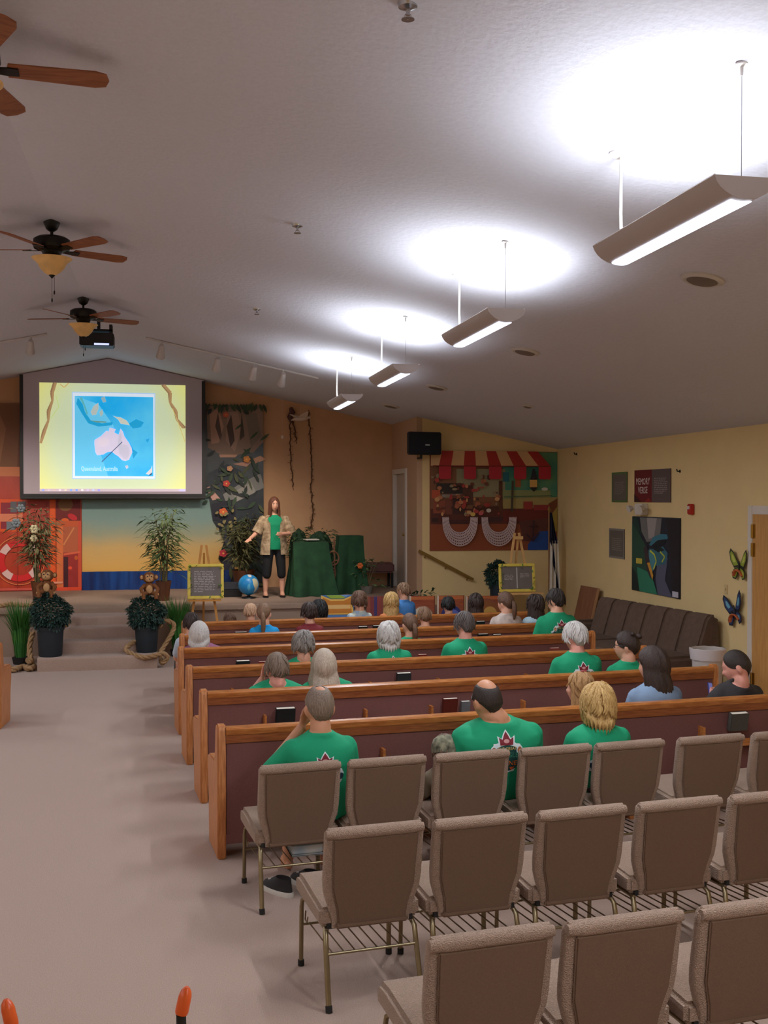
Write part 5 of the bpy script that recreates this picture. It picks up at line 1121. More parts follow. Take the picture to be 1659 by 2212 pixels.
# lectern hidden under a dark green cloth
M_GC = mat('green_cloth', (30, 66, 42), .9, rgb2=(40, 82, 50), vscale=5, bump=.4, bscale=7)
def draped(name, label, base, wd, dp, h, seed, flare=.12, mt=M_GC, skew=0, hem=.0):
    rnd = random.Random(seed); t = thing(name, label, 'cloth', base); m = MB(); n = 64; rows_ = 10; ph = rnd.uniform(0, 6)
    V = [(0, 0, h + .01)]
    def sq(a):
        c, s = math.cos(a), math.sin(a); k = max(abs(c), abs(s)); return c / k, s / k
    for i in range(rows_ + 1):
        u = i / rows_
        for j in range(n):
            a = 2 * math.pi * j / n; x, y = sq(a); f = flare * u ** 1.3 * (1 + .6 * math.sin(a * 9 + ph) + .4 * math.sin(a * 5))
            z = h * (1 - u) + hem * u * (.5 + .5 * math.sin(a * 3 + ph))
            V.append((x * (wd / 2) + math.cos(a) * f + skew * u, y * (dp / 2) + math.sin(a) * f, max(.004, z) - (.0 if i else 0)))
    m.add(V, [(0, 1 + j, 1 + (j + 1) % n) for j in range(n)] + [(1 + i*n+j, 1 + i*n+(j+1) % n, 1 + (i+1)*n+(j+1) % n, 1 + (i+1)*n+j) for i in range(rows_) for j in range(n)])
    m.build('cloth', mt, t, smooth=60); MB().box(-wd/2 + .03, wd/2 - .03, -dp/2 + .03, dp/2 - .03, 0, h - .01).build('stand', M_RUBBER, t); return t
q0 = at_y(668, 1170, 18.5); draped('draped_lectern', 'lectern covered with dark green cloth beside the woman', (q0.x + .0, 18.5, STG), .6, .42, q0.z - STG, 3, .1, skew=.05)
t = tag(MB().box(-.12, .12, -.09, .09, 0, .02).build('open_notes', mat('note_paper', (206, 200, 190), .8), None, loc=(q0.x + .02, 18.4, q0.z + .03), rotz=R(8), bevel=.004), 'white notes lying open on the green draped lectern', 'papers')
q1 = at_y(754, 1157, 18.8); draped('draped_stand', 'second green draped stand with leaves and a small orange flower, right of the lectern', (q1.x + .02, 18.85, STG), .42, .4, q1.z - STG, 8, .12, skew=-.06)
# foam rock mounds and leaves behind the lectern
rnd = random.Random(21)
for px, py, Yd, w_, h_, lb in ((690, 1147, 19.3, .5, 1.03, 'rounded dark green mound behind the lectern'), (645, 1142, 19.8, .36, 1.0, 'mossy dark mound right behind the speaking woman')):
    q = at_y(px, py, Yd); t = thing('foliage_mound', lb, 'mound', (q.x, Yd, STG)); h_ = q.z - STG; m = MB()
    m.loft([(Vector((0, 0, h_ * z)), XA, YA, w_ / 2 * r_, .16 * r_) for z, r_ in ((0, 1.05), (.3, 1.0), (.6, .98), (.8, .9), (.93, .62), (1, .1))], 24); m.build('mound_body', mat('moss_green', (36, 66, 44), .9, var=.3, vscale=10, bump=.6, bscale=14), t, smooth=60)
    lf = MB()
    for _ in range(150): a = rnd.uniform(0, 6.28); z = rnd.uniform(.5, 1.02) * h_; leafquad(lf, Vector((math.cos(a) * w_ * .45, math.sin(a) * .15, z)), (math.cos(a), math.sin(a) - .3, rnd.uniform(-.3, .8)), rnd.uniform(.08, .18), .04, rnd)
    tag(lf.build('leaves', mat('fern_leaf', (52, 84, 52), .6, rgb2=(76, 100, 60), vscale=8), t), kind='stuff')
# wicker rings and vine cluster between the two cloths
q = at_y(718, 1205, 18.7); t = thing('wicker_garland', 'brown wicker garland hanging between the green cloths', 'garland', (q.x, 18.62, STG))
for k, (dx, z, r_) in enumerate(((.0, .62, .1), (.06, .48, .09), (-.03, .36, .08), (.05, .2, .07))):
    MB().tube([(dx + math.cos(a) * r_, .01 * math.sin(3 * a), z + math.sin(a) * r_ * 1.2) for a in [6.2832 * i / 18 for i in range(19)]], .016, 6).build('wicker_ring', mat('wicker', (134, 92, 64), .8), t, smooth=60)
MB().tube([(.02, 0, 0), (.03, .01, .4), (.02, 0, .95)], .014, 6).build('post', mat('wicker', (134, 92, 64), .8), t)
# potted flowers at the right of the draped stand
q = at_y(797, 1225, 18.6); t = thing('flower_spray', 'leafy spray with pale green leaves and an orange flower at the stage corner', 'plant', (q.x - .04, 18.6, STG))
lf = MB(); 
for _ in range(70):
    a = rnd.uniform(0, 6.28); l = rnd.uniform(.05, .3); leafquad(lf, Vector((math.cos(a) * l * .8, math.sin(a) * l * .5, rnd.uniform(.1, .62))), (math.cos(a), math.sin(a), rnd.uniform(-.3, .8)), rnd.uniform(.08, .17), .05, rnd)
tag(lf.build('leaves', mat('pale_leaf', (118, 138, 86), .6, rgb2=(60, 88, 50), vscale=9), t), kind='stuff')
for k in range(5): a = k * 1.3; MB().tube([(0, 0, .05), (math.cos(a) * .08, math.sin(a) * .05, .3), (math.cos(a) * .18, math.sin(a) * .12, .55)], .006, 5).build('stem', M_CANE, t)
MB().lathe([(.09, 0), (.12, .14), (.11, .14)], 18).build('pot', mat('grey_pot', (120, 110, 100), .7), t, smooth=40)
m = MB(); f0 = at_y(778, 1222, 18.45) - t.location
for k in range(6): m.ell(f0 + Vector((math.cos(k * 1.047) * .03, 0, math.sin(k * 1.047) * .03)), (.026, .015, .026), 8, 6)
m.build('blossom', mat('orange_petal', (214, 104, 40), .6), t, smooth=60)
# low bench by the stage door
q = at_y(824, 1225, 19.7); t = thing('low_bench', 'low mauve upholstered bench against the far stage wall', 'bench', (q.x - .05, 19.9, STG))
MB().box(-.3, .3, -.2, .2, .28, .46).build('cushion', mat('mauve_vinyl', (110, 70, 66), .7), t, bevel=.03, segs=3)
for x in (-.26, .26):
    for y in (-.16, .16): MB().box(x - .02, x + .02, y - .02, y + .02, 0, .28).build('leg', M_RUBBER, t)
# vines and seagull on the tan wall
rnd = random.Random(5)
for pts, lb in (([(628, 886), (626, 930), (629, 1000), (634, 1060)], 'thin dry vine hanging on the tan wall left of the seagull line'), ([(631, 905), (636, 930), (640, 955)], 'short vine curl below the seagull'), ([(667, 890), (671, 960), (674, 1010), (672, 1060), (676, 1105), (670, 1145)], 'long dry vine hanging down to the green mound')):
    P = [at_y(x, y, Y1 - .04) for x, y in pts]; t = thing('hanging_vine', lb, 'vine', P[0]); D = []
    for i in range(len(P) - 1):
        for k in range(8): D.append(P[i].lerp(P[i + 1], k / 8) - P[0] + Vector((rnd.uniform(-.014, .014), 0, 0)))
    MB().tube(D, .011, 6).build('vine_stem', mat('dry_vine', (92, 58, 38), .9), t)
    lf = MB()
    for d in D:
        for _ in range(2): a = rnd.uniform(0, 6.28); leafquad(lf, d, (math.cos(a), -abs(math.sin(a)) * .4, math.sin(a)), rnd.uniform(.04, .07), .024, rnd)
    tag(lf.build('leaves', mat('dry_leaf', (98, 64, 40), .8), t), kind='stuff')
q = at_y(628, 890, Y1 - .06); tag(MB().tube([(0, 0, .08), (.03, -.02, 0), (-.02, 0, -.1), (.01, 0, -.2)], [.03, .06, .05, .02], 10).build('cloth_knot', mat('plum_cloth', (96, 62, 62), .9), None, smooth=60, loc=q), 'small plum cloth knot where the vines start', 'cloth')
q = at_y(650, 905, 19.6); t = thing('seagull', 'white toy seagull hanging in front of the tan wall', 'bird', q, R(20)); MW = mat('gull_white', (226, 206, 190), .7)
MB().loft([(Vector((x, 0, z)), YA, ZA, r_, r_ * .8) for x, z, r_ in ((-.2, -.03, .008), (-.12, -.01, .035), (0, 0, .05), (.09, .015, .042), (.13, .03, .03), (.17, .035, .026), (.2, .03, .008))], 14).build('body', MW, t, smooth=60)
for s in (-1, 1): MB().prism([(-.07, 0), (.07, 0), (.06, .12), (-.02, .3), (-.06, .3), (-.08, .12)], (0, s * .03, .02), (1, 0, 0), (0, s, .25), (0, 0, .01)).build('wing', MW, t)
MB().tube([(.2, 0, .03), (.235, 0, .022)], [.01, .002], 8).build('beak', mat('beak', (214, 150, 60), .5), t); MB().tube([(0, 0, .05), (0, 0, ceil_z(q.x) - q.z - .002)], .0015, 5).build('thread', M_WHITE, t)
q = at_y(610, 944, 19.9); t = thing('hanging_bulb', 'tiny white ornament hanging left of the vines', 'ornament', q)
MB().ell((0, 0, 0), (.028, .028, .04), 14, 8).build('bulb', mat('ornament_white', (240, 220, 200), .4), t, smooth=60); MB().tube([(0, 0, .04), (0, 0, ceil_z(q.x) - q.z - .002)], .0012, 5).build('thread', M_WHITE, t)

# ================================================================== PAINTED BOARDS IN FRONT OF THE STAGE
BY = 16.75
def prop_board(name, label, x0, x1, ytop, sheet, draw):
    a, b = at_y(x0, ytop, BY), at_y(x1, ytop, BY); t = thing(name, label, 'board', (a.x, BY, 0)); wd, h = b.x - a.x, a.z
    MB().box(0, wd, 0, .02, 0, h).build('panel', sheet, t); p = Print(); draw(p, wd, h); p.build('painting', t, (0, -.001, 0), (1, 0, 0), (0, 0, 1))
    MB().prism([(0, 0), (.35, 0), (0, .5)], (wd / 2, .02, 0), (0, 1, 0), (0, 0, 1), (.02, 0, 0)).build('strut', M_PALE, t)
WOODP = mat('painted_wood', (168, 84, 48), .6, rgb2=(140, 64, 40), vscale=4, stretch=(1, 1, 8))
def d_scroll(p, w, h):
    p.rect(0, 0, w, h * .62, (86, 128, 186)); 
    for k, (x, c) in enumerate(((.12, (222, 226, 220)), (.28, (28, 104, 170)), (.42, (226, 230, 226)), (.58, (196, 206, 210)), (.8, (30, 110, 176)))): p.ell(w * x, h * .5, .06, .07, c, 14)
    p.poly([(.0, h * .66), (w, h * .66), (w * .97, h * .82), (w, h), (w * .7, h * .93), (w * .3, h * .93), (.0, h), (w * .03, h * .82)], (236, 190, 90)); p.poly([(.03, h * .68), (w - .03, h * .68), (w - .04, h * .82), (w - .03, h * .96), (w * .7, h * .9), (w * .3, h * .9), (.03, h * .96), (.04, h * .82)], (206, 128, 44)); p.rect(.05, h * .76, w - .05, h * .83, (236, 190, 120))
    p.poly([(w * .15, h), (w * .3, h * .94), (w * .7, h * .94), (w * .85, h), (w * .6, h)], (150, 180, 60)); p.poly([(w * .6, h), (w * .85, h), (w * .75, h * .955)], (120, 160, 210))
prop_board('painted_board', 'painted prop board with an orange scroll over blue, left of the tie dyed boy', 693, 764, 1286, mat('board_blue', (86, 128, 186), .6), d_scroll)
def d_planks(p, w, h):
    for k in range(6): p.rect(w * k / 6 + .004, 0, w * (k + 1) / 6 - .004, h, ((150, 80, 62), (130, 56, 58), (72, 58, 110), (146, 62, 60), (134, 66, 56), (150, 80, 62))[k])
prop_board('painted_board', 'painted prop board of red and violet planks, beside the blonde girl', 792, 838, 1289, WOODP, d_planks)
def d_port(col_, hi):
    def f(p, w, h):
        p.rect(.01, h * .93, w - .01, h * .99, (196, 108, 60)); p.rect(0, 0, .03, h, (210, 190, 170)); p.rect(w * .96, 0, w, h, (120, 58, 40))
        p.ell(w * .52, h * .62, w * .43, w * .43, (150, 84, 60), 32); p.ell(w * .52, h * .62, w * .38, w * .38, col_, 32); p.ell(w * .62, h * .6, w * .2, w * .26, hi, 20)
    return f
def d_port2(p, w, h):
    d_port((214, 200, 176), (222, 190, 90))(p, w, h); p.poly([(w * .42, h * .52), (w * .5, h * .8), (w * .72, h * .56)], (232, 196, 80)); p.ell(w * .36, h * .58, .03, .02, (120, 60, 40)); p.ell(w * .7, h * .58, .03, .02, (120, 60, 40))
prop_board('painted_board', 'painted plank board with a cream porthole', 884, 940, 1288, WOODP, d_port2)
prop_board('painted_board', 'painted plank board with a dark blue porthole, behind the black haired boy', 944, 1003, 1287, WOODP, d_port((52, 56, 120), (96, 110, 190)))
prop_board('painted_board', 'painted plank board with an amber porthole, behind the long dark hair', 1006, 1090, 1288, WOODP, d_port((150, 90, 50), (206, 160, 80)))
q = at_y(902, 1284, 17.0); t = thing('palm_leaf', 'dark green palm leaf lying behind the painted boards', 'leaf', (q.x, 17.0, .0)); lf = MB()
MB().tube([(-.1, 0, 0), (-.05, 0, q.z * .8), (.05, -.02, q.z)], .012, 6).build('stalk', M_CANE, t)
for k in range(22): u = k / 21; leafquad(lf, Vector((-.2 + .45 * u, -.02, q.z - .03 + .07 * u)), (rnd.uniform(-.2, 1), -.3, rnd.uniform(-.6, .9)), .14, .04, rnd)
lf.build('leaflets', mat('palm_green', (38, 74, 42), .6), t)

# ================================================================== YELLOW WALL
# loudspeaker on its bracket
q = at_y(913, 958, 17.95); t = thing('wall_speaker', 'black loudspeaker high on the yellow wall corner', 'speaker', (q.x, 17.95, q.z), R(12))
MB().prism([(-.3, -.12), (.3, -.12), (.3, -.02), (.2, .17), (-.2, .17), (-.3, -.02)], (0, 0, -.19), (1, 0, 0), (0, 1, 0), (0, 0, .38)).build('cabinet', mat('speaker_black', (24, 25, 32), .6), t, bevel=.015)
MB().box(-.285, .285, -.128, -.119, -.175, .175).build('grille', mat('speaker_grille', (26, 28, 40), .8), t, bevel=.004); MB().box(-.01, .07, -.131, -.128, -.04, -.02).build('badge', mat('badge', (206, 210, 214), .3), t)
MB().tube([(.02, .1, -.19), (.02, .1, -.24), (.06, .32, -.24)], .02).build('bracket', M_BLACK, t)
# market stall mural
mw, mh = 2.32, 1.73; t = thing('market_mural', 'printed mural of a harbour market stall with red striped awning', 'mural', (4.47, Y2 - .012, 1.49))
MB().box(0, mw, 0, .008, 0, mh).build('sheet', mat('mural_base', (150, 76, 44), .55, rgb2=(128, 62, 38), vscale=3, stretch=(1, 1, 5)), t)
p = Print(); QX = lambda x, y: ((x - 928) / 277 * mw, (1190 - y) / 213 * mh)
def QP(pts, c): p.poly([QX(*q) for q in pts], c)
def QR(x0, y0, x1, y1, c): QP([(x0, y1), (x1, y1), (x1, y0), (x0, y0)], c)
QR(1060, 978, 1205, 1100, mat('mural_sea', (34, 128, 118), .6, rgb2=(100, 150, 104), vscale=2.2)); QR(930, 1010, 1085, 1105, (132, 84, 54)); QR(985, 1015, 1090, 1075, (150, 140, 104)); QP([(1085, 1060), (1190, 1060), (1190, 1105), (1085, 1105)], (146, 150, 96)); QP([(1085, 1080), (1205, 1075), (1205, 1110), (1085, 1110)], (170, 150, 90))
QR(930, 1100, 1180, 1135, (96, 42, 30)); QP([(1085, 1105), (1190, 1095), (1190, 1122), (1085, 1130)], (110, 36, 28)); QR(930, 1133, 1125, 1190, (148, 72, 38)); QP([(1120, 1128), (1190, 1120), (1175, 1175), (1130, 1170)], (96, 48, 42)); QP([(1140, 1178), (1165, 1150), (1190, 1148), (1205, 1165), (1205, 1190), (1140, 1190)], (34, 76, 150)); QP([(1185, 1090), (1205, 1078), (1205, 1100), (1190, 1120)], (120, 64, 32)); QP([(1188, 1118), (1205, 1096), (1205, 1150), (1194, 1150)], (166, 140, 60))
for x0, y0, x1, y1, c in ((942, 1046, 1000, 1068, (52, 40, 36)), (954, 1070, 998, 1076, (150, 140, 130)), (977, 1076, 1005, 1112, (74, 42, 38)), (932, 1060, 950, 1078, (190, 82, 50)), (935, 1082, 960, 1110, (150, 74, 50)), (960, 1080, 976, 1112, (126, 66, 48)), (1020, 1095, 1085, 1102, (80, 40, 24)), (1076, 1040, 1084, 1105, (92, 52, 28)), (998, 1050, 1020, 1092, (90, 50, 38)), (1085, 1022, 1098, 1042, (36, 110, 122)), (1112, 1036, 1124, 1054, (170, 92, 50)), (1130, 1085, 1150, 1102, (158, 52, 46)), (1152, 1092, 1188, 1104, (150, 50, 48)), (1030, 1085, 1060, 1094, (130, 74, 48)), (932, 1120, 946, 1128, (60, 30, 24)), (965, 1124, 1010, 1132, (80, 36, 34)), (1045, 1118, 1085, 1128, (74, 38, 40))): QR(x0, y0, x1, y1, c)
rj = random.Random(2)
for _ in range(90):
    x, y = rj.uniform(932, 1082), rj.uniform(1030, 1115); a, b = QX(x, y); p.ell(a, b, rj.uniform(.015, .05), rj.uniform(.015, .045), rj.choice([(190, 120, 80), (110, 56, 40), (166, 92, 60), (206, 150, 96), (86, 46, 34), (150, 130, 96), (176, 60, 50)]), 8)
for (x, y), c in zip(((1010, 1108), (1025, 1106), (1035, 1110), (1052, 1104), (1018, 1112)), ((206, 160, 110), (180, 60, 60), (200, 90, 90), (214, 200, 180), (222, 180, 90))): a, b = QX(x, y); p.ell(a, b, .045, .035, c, 10)
p.line([QX(1104, 1040), QX(1102, 1108)], .04, (70, 56, 42)); p.line([QX(1085, 1075), QX(1190, 1072)], .012, (60, 92, 66)); a, b = QX(1174, 1058); p.ell(a, b, .06, .03, (206, 200, 186), 10)
QP([(1142, 1038), (1158, 1038), (1152, 1014), (1147, 1014)], (30, 34, 44)); QR(1141, 1038, 1157, 1054, (222, 170, 90)); QP([(1140, 1054), (1158, 1054), (1150, 1064)], (34, 32, 30))
p.line([QX(1150, 1125), QX(1148, 1168)], .03, (62, 32, 44)); p.line([QX(1140, 1138), QX(1160, 1138)], .02, (62, 32, 44)); p.line([QX(1134, 1155), QX(1148, 1170), QX(1162, 1152)], .025, (62, 32, 44))
st = [(928, 952, 928, 950), (952, 976, 945, 971), (976, 1000, 971, 998), (1000, 1022, 998, 1024), (1022, 1046, 1024, 1052), (1046, 1067, 1052, 1079), (1067, 1090, 1079, 1106), (1090, 1112, 1106, 1133), (1112, 1135, 1133, 1160), (1135, 1158, 1160, 1187)]
for k, (a0, a1, b0, b1) in enumerate(st):
    c = ((212, 164, 112), (168, 34, 26))[k % 2]; QP([(b0, 1009), (b1, 1009), (a1, 977), (a0, 977)], c)
    if k % 2: QP([(b0, 1034), (b0 + 3, 1037), (b1 - 3, 1037), (b1, 1034), (b1, 1009), (b0, 1009)], (184, 34, 48))
QR(932, 1008, 1187, 1010, (120, 34, 24))
p.build('mural_print', t, (0, -.001, 0), (1, 0, 0), (0, 0, 1))
# two swags of white net pinned over the mural
for px, lb in ((993, 'left swag of white fishing net pinned over the mural'), (1077, 'right swag of white fishing net pinned over the mural')):
    c = at_y(px, 1117, Y2 - .06); t = thing('net_swag', lb, 'net', c); NM = mat('net_white', (212, 186, 184), .8); wd = .31; n = 22
    def nf(u, k): return Vector((-(.2 + .022 * k) * math.cos(math.pi * u), -.006 * k, -(.27 + .046 * k) * math.sin(math.pi * u) ** .8))
    for k in range(6): MB().tube([nf(i / n, k) for i in range(n + 1)], .008, 5).build('net_cord', NM, t)
    m = MB()
    for i in range(0, n):
        for k in range(5): m.tube([nf(i / n, k), nf((i + 1) / n, k + 1)], .005, 4, cap=False); m.tube([nf((i + 1) / n, k), nf(i / n, k + 1)], .005, 4, cap=False)
    tag(m.build('net_mesh', NM, t), kind='stuff')
# handrail
a, b = at_y(905, 1190, Y2 - .09), at_y(1022, 1252, Y2 - .09); t = thing('handrail', 'sloping brass coloured handrail on the yellow wall', 'handrail', a); d = b - a
MB().tube([(0, 0, 0), d], .026, 12).build('rail', mat('rail_brass', (150, 116, 52), .4, .3), t, smooth=60)
for k in (.12, .5, .9): MB().tube([d * k, d * k + Vector((0, .04, -.06)), d * k + Vector((0, .088, -.06))], .009, 8).build('bracket', mat('rail_brass', (150, 116, 52), .4, .3), t)
# dark wreath ball on a stand beside the easel
q = at_y(1079, 1228, 17.5); t = shrub((q.x, 17.5, .0), 'dark leafy topiary standing against the yellow wall behind the right easel', 31, (.16, .95), .235)
t.location.z = q.z - (.95 + .235 * .72) ; t.location.z = 0
# church flag on its pole
q = at_y(1186, 1105, 17.8); t = thing('flag', 'white flag with a navy canton draped on a pole in the corner', 'flag', (q.x, 17.8, 0)); zt = q.z
MB().lathe([(.13, 0), (.13, .03), (.05, .06), (.03, .1)], 20).build('base', M_RUBBER, t, smooth=40); MB().tube([(0, 0, .05), (0, 0, zt)], .014, 10).build('pole', mat('flag_pole', (150, 104, 60), .5), t, smooth=50)
MB().lathe([(.012, zt), (.028, zt + .03), (.004, zt + .1)], 12).build('finial', mat('rail_brass', (150, 116, 52), .4, .3), t, smooth=50)
def drape(z0, z1, w0, w1, nm, mt, ph, dx=0):
    m = MB(); n, k = 26, 10; V = []
    for i in range(k + 1):
        u = i / k; wd = w0 + (w1 - w0) * u
        for j in range(n + 1): v = j / n; V.append((.012 + dx * u + wd * v, -.03 + .035 * math.sin(v * 16 + ph + u), z0 + (z1 - z0) * u - .25 * v * (1 - u) * (w0 < .1) * .2))
    for i in range(k + 1):
        u = i / k; wd = w0 + (w1 - w0) * u
        for j in range(n + 1): v = j / n; V.append((.012 + dx * u + wd * v, -.022 + .035 * math.sin(v * 16 + ph + u), z0 + (z1 - z0) * u))
    N = (k + 1) * (n + 1)
    m.add(V, [(o + i*(n+1)+j, o + i*(n+1)+j+1, o + (i+1)*(n+1)+j+1, o + (i+1)*(n+1)+j) for o in (0, N) for i in range(k) for j in range(n)]); m.build(nm, mt, t, smooth=70)
drape(zt - .02, zt - .55, .03, .12, 'canton', mat('flag_navy', (26, 26, 52), .85), 0); drape(zt - .5, .62, .13, .2, 'field', mat('flag_white', (232, 220, 200), .85), 1, -.02); drape(zt - .45, .72, .02, .035, 'fold', mat('flag_navy', (26, 26, 52), .85), 2, .13)

# ================================================================== RIGHT WALL
def poster(name, label, x0, y0, x1, y1, sheet, draw, cat='poster'):
    # the picture's left edge is the far end of the sheet
    a, b = at_x(x0, (y0 + y1) / 2, XR - .01), at_x(x1, (y0 + y1) / 2, XR - .01); top = at_x((x0 + x1) / 2, y0, XR - .01).z; bot = at_x((x0 + x1) / 2, y1, XR - .01).z
    t = thing(name, label, cat, (XR - .012, a.y, bot)); wd, h = a.y - b.y, top - bot
    MB().box(0, .006, -wd, 0, 0, h).build('sheet', sheet, t); p = Print(); draw(p, wd, h); p.build('printing', t, (-.001, 0, 0), (0, -1, 0), (0, 0, 1)); return t
G1 = mat('grey_print', (112, 100, 88), .7); rp = random.Random(4)
def d_text(edge):
    def f(p, w, h):
        p.rect(0, 0, w, h, edge); p.rect(.03, .03, w - .03, h - .03, (106, 96, 86)); p.scribble(w * .2, w * .85, h * .25, h * .7, 7, (146, 136, 124), rp)
    return f
poster('text_poster', 'small grey text poster with a green edge, left of the memory verse', 1322, 1020, 1355, 1085, G1, d_text((92, 120, 62)))
poster('text_poster', 'small grey text poster with a pale edge, left of the butterfly poster', 1316, 1142, 1349, 1206, G1, d_text((140, 132, 124)))
def d_mem(p, w, h):
    p.rect(0, 0, w * .5, h, (112, 26, 30)); p.rect(w * .5, 0, w, h, (104, 84, 80)); p.rect(w * .52, .02, w * .98, h - .02, (98, 82, 78))
    p.text('MEMORY', w * .25, h * .63, .135, (232, 216, 204), .85, bend=-.1); p.text('VERSE', w * .25, h * .36, .135, (232, 216, 204), .9, bend=-.15); p.poly([(0, 0), (w * .2, 0), (.0, h * .25)], (60, 20, 20)); p.poly([(w * .3, 0), (w * .5, 0), (w * .42, h * .14)], (150, 40, 36))
    p.scribble(w * .57, w * .93, h * .25, h * .75, 9, (164, 150, 146), rp)
poster('memory_poster', 'dark red and grey poster reading MEMORY VERSE', 1371, 1014, 1449, 1085, mat('memory_sheet', (104, 70, 66), .6), d_mem)
def d_but(p, w, h):
    K = lambda x, y: ((x - 1366) / 104 * w, (1284 - y) / 168 * h)
    def P_(pts, c): p.poly([K(*q) for q in pts], c)
    P_([(1366, 1118), (1470, 1118), (1470, 1284), (1366, 1284)], (36, 40, 52)); P_([(1384, 1118), (1432, 1118), (1428, 1165), (1400, 1172), (1388, 1150)], (120, 116, 112)); P_([(1400, 1118), (1422, 1118), (1416, 1160), (1404, 1165)], (164, 152, 146))
    P_([(1366, 1130), (1380, 1150), (1400, 1185), (1406, 1230), (1420, 1284), (1366, 1284)], (40, 78, 62)); P_([(1366, 1118), (1378, 1118), (1390, 1160), (1372, 1140)], (30, 60, 54)); P_([(1378, 1230), (1410, 1240), (1424, 1284), (1384, 1284)], (50, 130, 100)); P_([(1366, 1230), (1376, 1245), (1384, 1284), (1366, 1284)], (20, 40, 40))
    P_([(1424, 1215), (1446, 1200), (1440, 1250), (1455, 1284), (1425, 1284), (1420, 1250)], (92, 92, 112)); P_([(1440, 1118), (1470, 1118), (1470, 1284), (1456, 1284), (1450, 1200), (1446, 1150)], (34, 28, 36))
    P_([(1406, 1178), (1414, 1160), (1430, 1152), (1444, 1152), (1446, 1160), (1432, 1172), (1416, 1182)], (62, 120, 138)); P_([(1410, 1180), (1424, 1166), (1442, 1162), (1440, 1172), (1420, 1184)], (16, 26, 36)); P_([(1406, 1186), (1420, 1186), (1436, 1178), (1446, 1192), (1442, 1214), (1424, 1222), (1412, 1215)], (56, 108, 122)); P_([(1414, 1186), (1430, 1180), (1440, 1186), (1426, 1192)], (20, 36, 44)); P_([(1405, 1188), (1416, 1194), (1422, 1208), (1420, 1225), (1412, 1238), (1406, 1220)], (78, 140, 150))
    p.line([K(1408, 1190), K(1418, 1198), K(1422, 1212), K(1416, 1230)], .03, (206, 206, 60)); p.line([K(1430, 1190), K(1440, 1200), K(1434, 1212)], .025, (196, 196, 60)); P_([(1394, 1185), (1402, 1180), (1408, 1215), (1414, 1240), (1410, 1252), (1402, 1235)], (64, 48, 54)); P_([(1402, 1218), (1408, 1216), (1416, 1244), (1414, 1254)], (214, 150, 50))
    p.rect(*K(1377, 1222), *K(1391, 1210), (206, 182, 70)); p.rect(*K(1456, 1282), *K(1468, 1270), (206, 200, 210))
poster('butterfly_poster', 'large dark poster of a teal butterfly on a leaf above the sofa', 1366, 1117, 1470, 1284, mat('poster_dark', (36, 40, 52), .35), d_but)
# fire alarm, white box, switch, small hooks
q = at_x(1496, 1100, XR); t = thing('fire_alarm', 'red fire alarm strobe right of the posters', 'alarm', (XR, q.y, q.z)); MB().box(-.05, -.001, -.06, .06, -.07, .07).build('housing', mat('alarm_red', (186, 44, 30), .4), t, bevel=.01); MB().box(-.065, -.05, -.02, .03, .0, .04).build('strobe', mat('strobe', (226, 214, 206), .2), t)
q = at_x(1392, 1100, XR); t = thing('emergency_light', 'white emergency light below the memory verse poster', 'emergency light', (XR, q.y, q.z)); MB().box(-.1, -.001, -.13, .13, -.08, .08).build('case', M_WHITE, t, bevel=.012)
for s in (-1, 1): MB().tube([(-.1, s * .2, .02), (-.16, s * .2, .0)], [.03, .06], 16).build('lamp', M_WHITE, t, smooth=50); MB().tube([(-.06, s * .12, .02), (-.1, s * .2, .02)], .014).build('arm', M_WHITE, t)
q = at_x(1569, 1273, XR); t = thing('light_switch', 'cream light switch plate between the two butterflies', 'switch', (XR, q.y, q.z)); MB().box(-.008, -.001, -.04, .04, -.06, .06).build('plate', mat('cream_plate', (214, 184, 130), .5), t, bevel=.003); MB().box(-.018, -.008, -.008, .008, -.014, .014).build('toggle', mat('cream_plate', (214, 184, 130), .5), t)
for x, y, lb in ((1246, 981, 'tiny dark hook high on the right wall near the corner'), (1469, 1018, 'tiny dark hook beside the memory verse poster')):
    q = at_x(x, y, XR); t = thing('wall_hook', lb, 'hook', (XR, q.y, q.z)); MB().tube([(-.001, 0, 0), (-.04, 0, 0), (-.05, 0, .03)], .009, 8).build('hook', M_RUBBER, t); MB().lathe([(.022, 0), (.02, .006)], 12, M=Matrix.Rotation(R(-90), 4, 'Y')).build('plate', M_RUBBER, t)
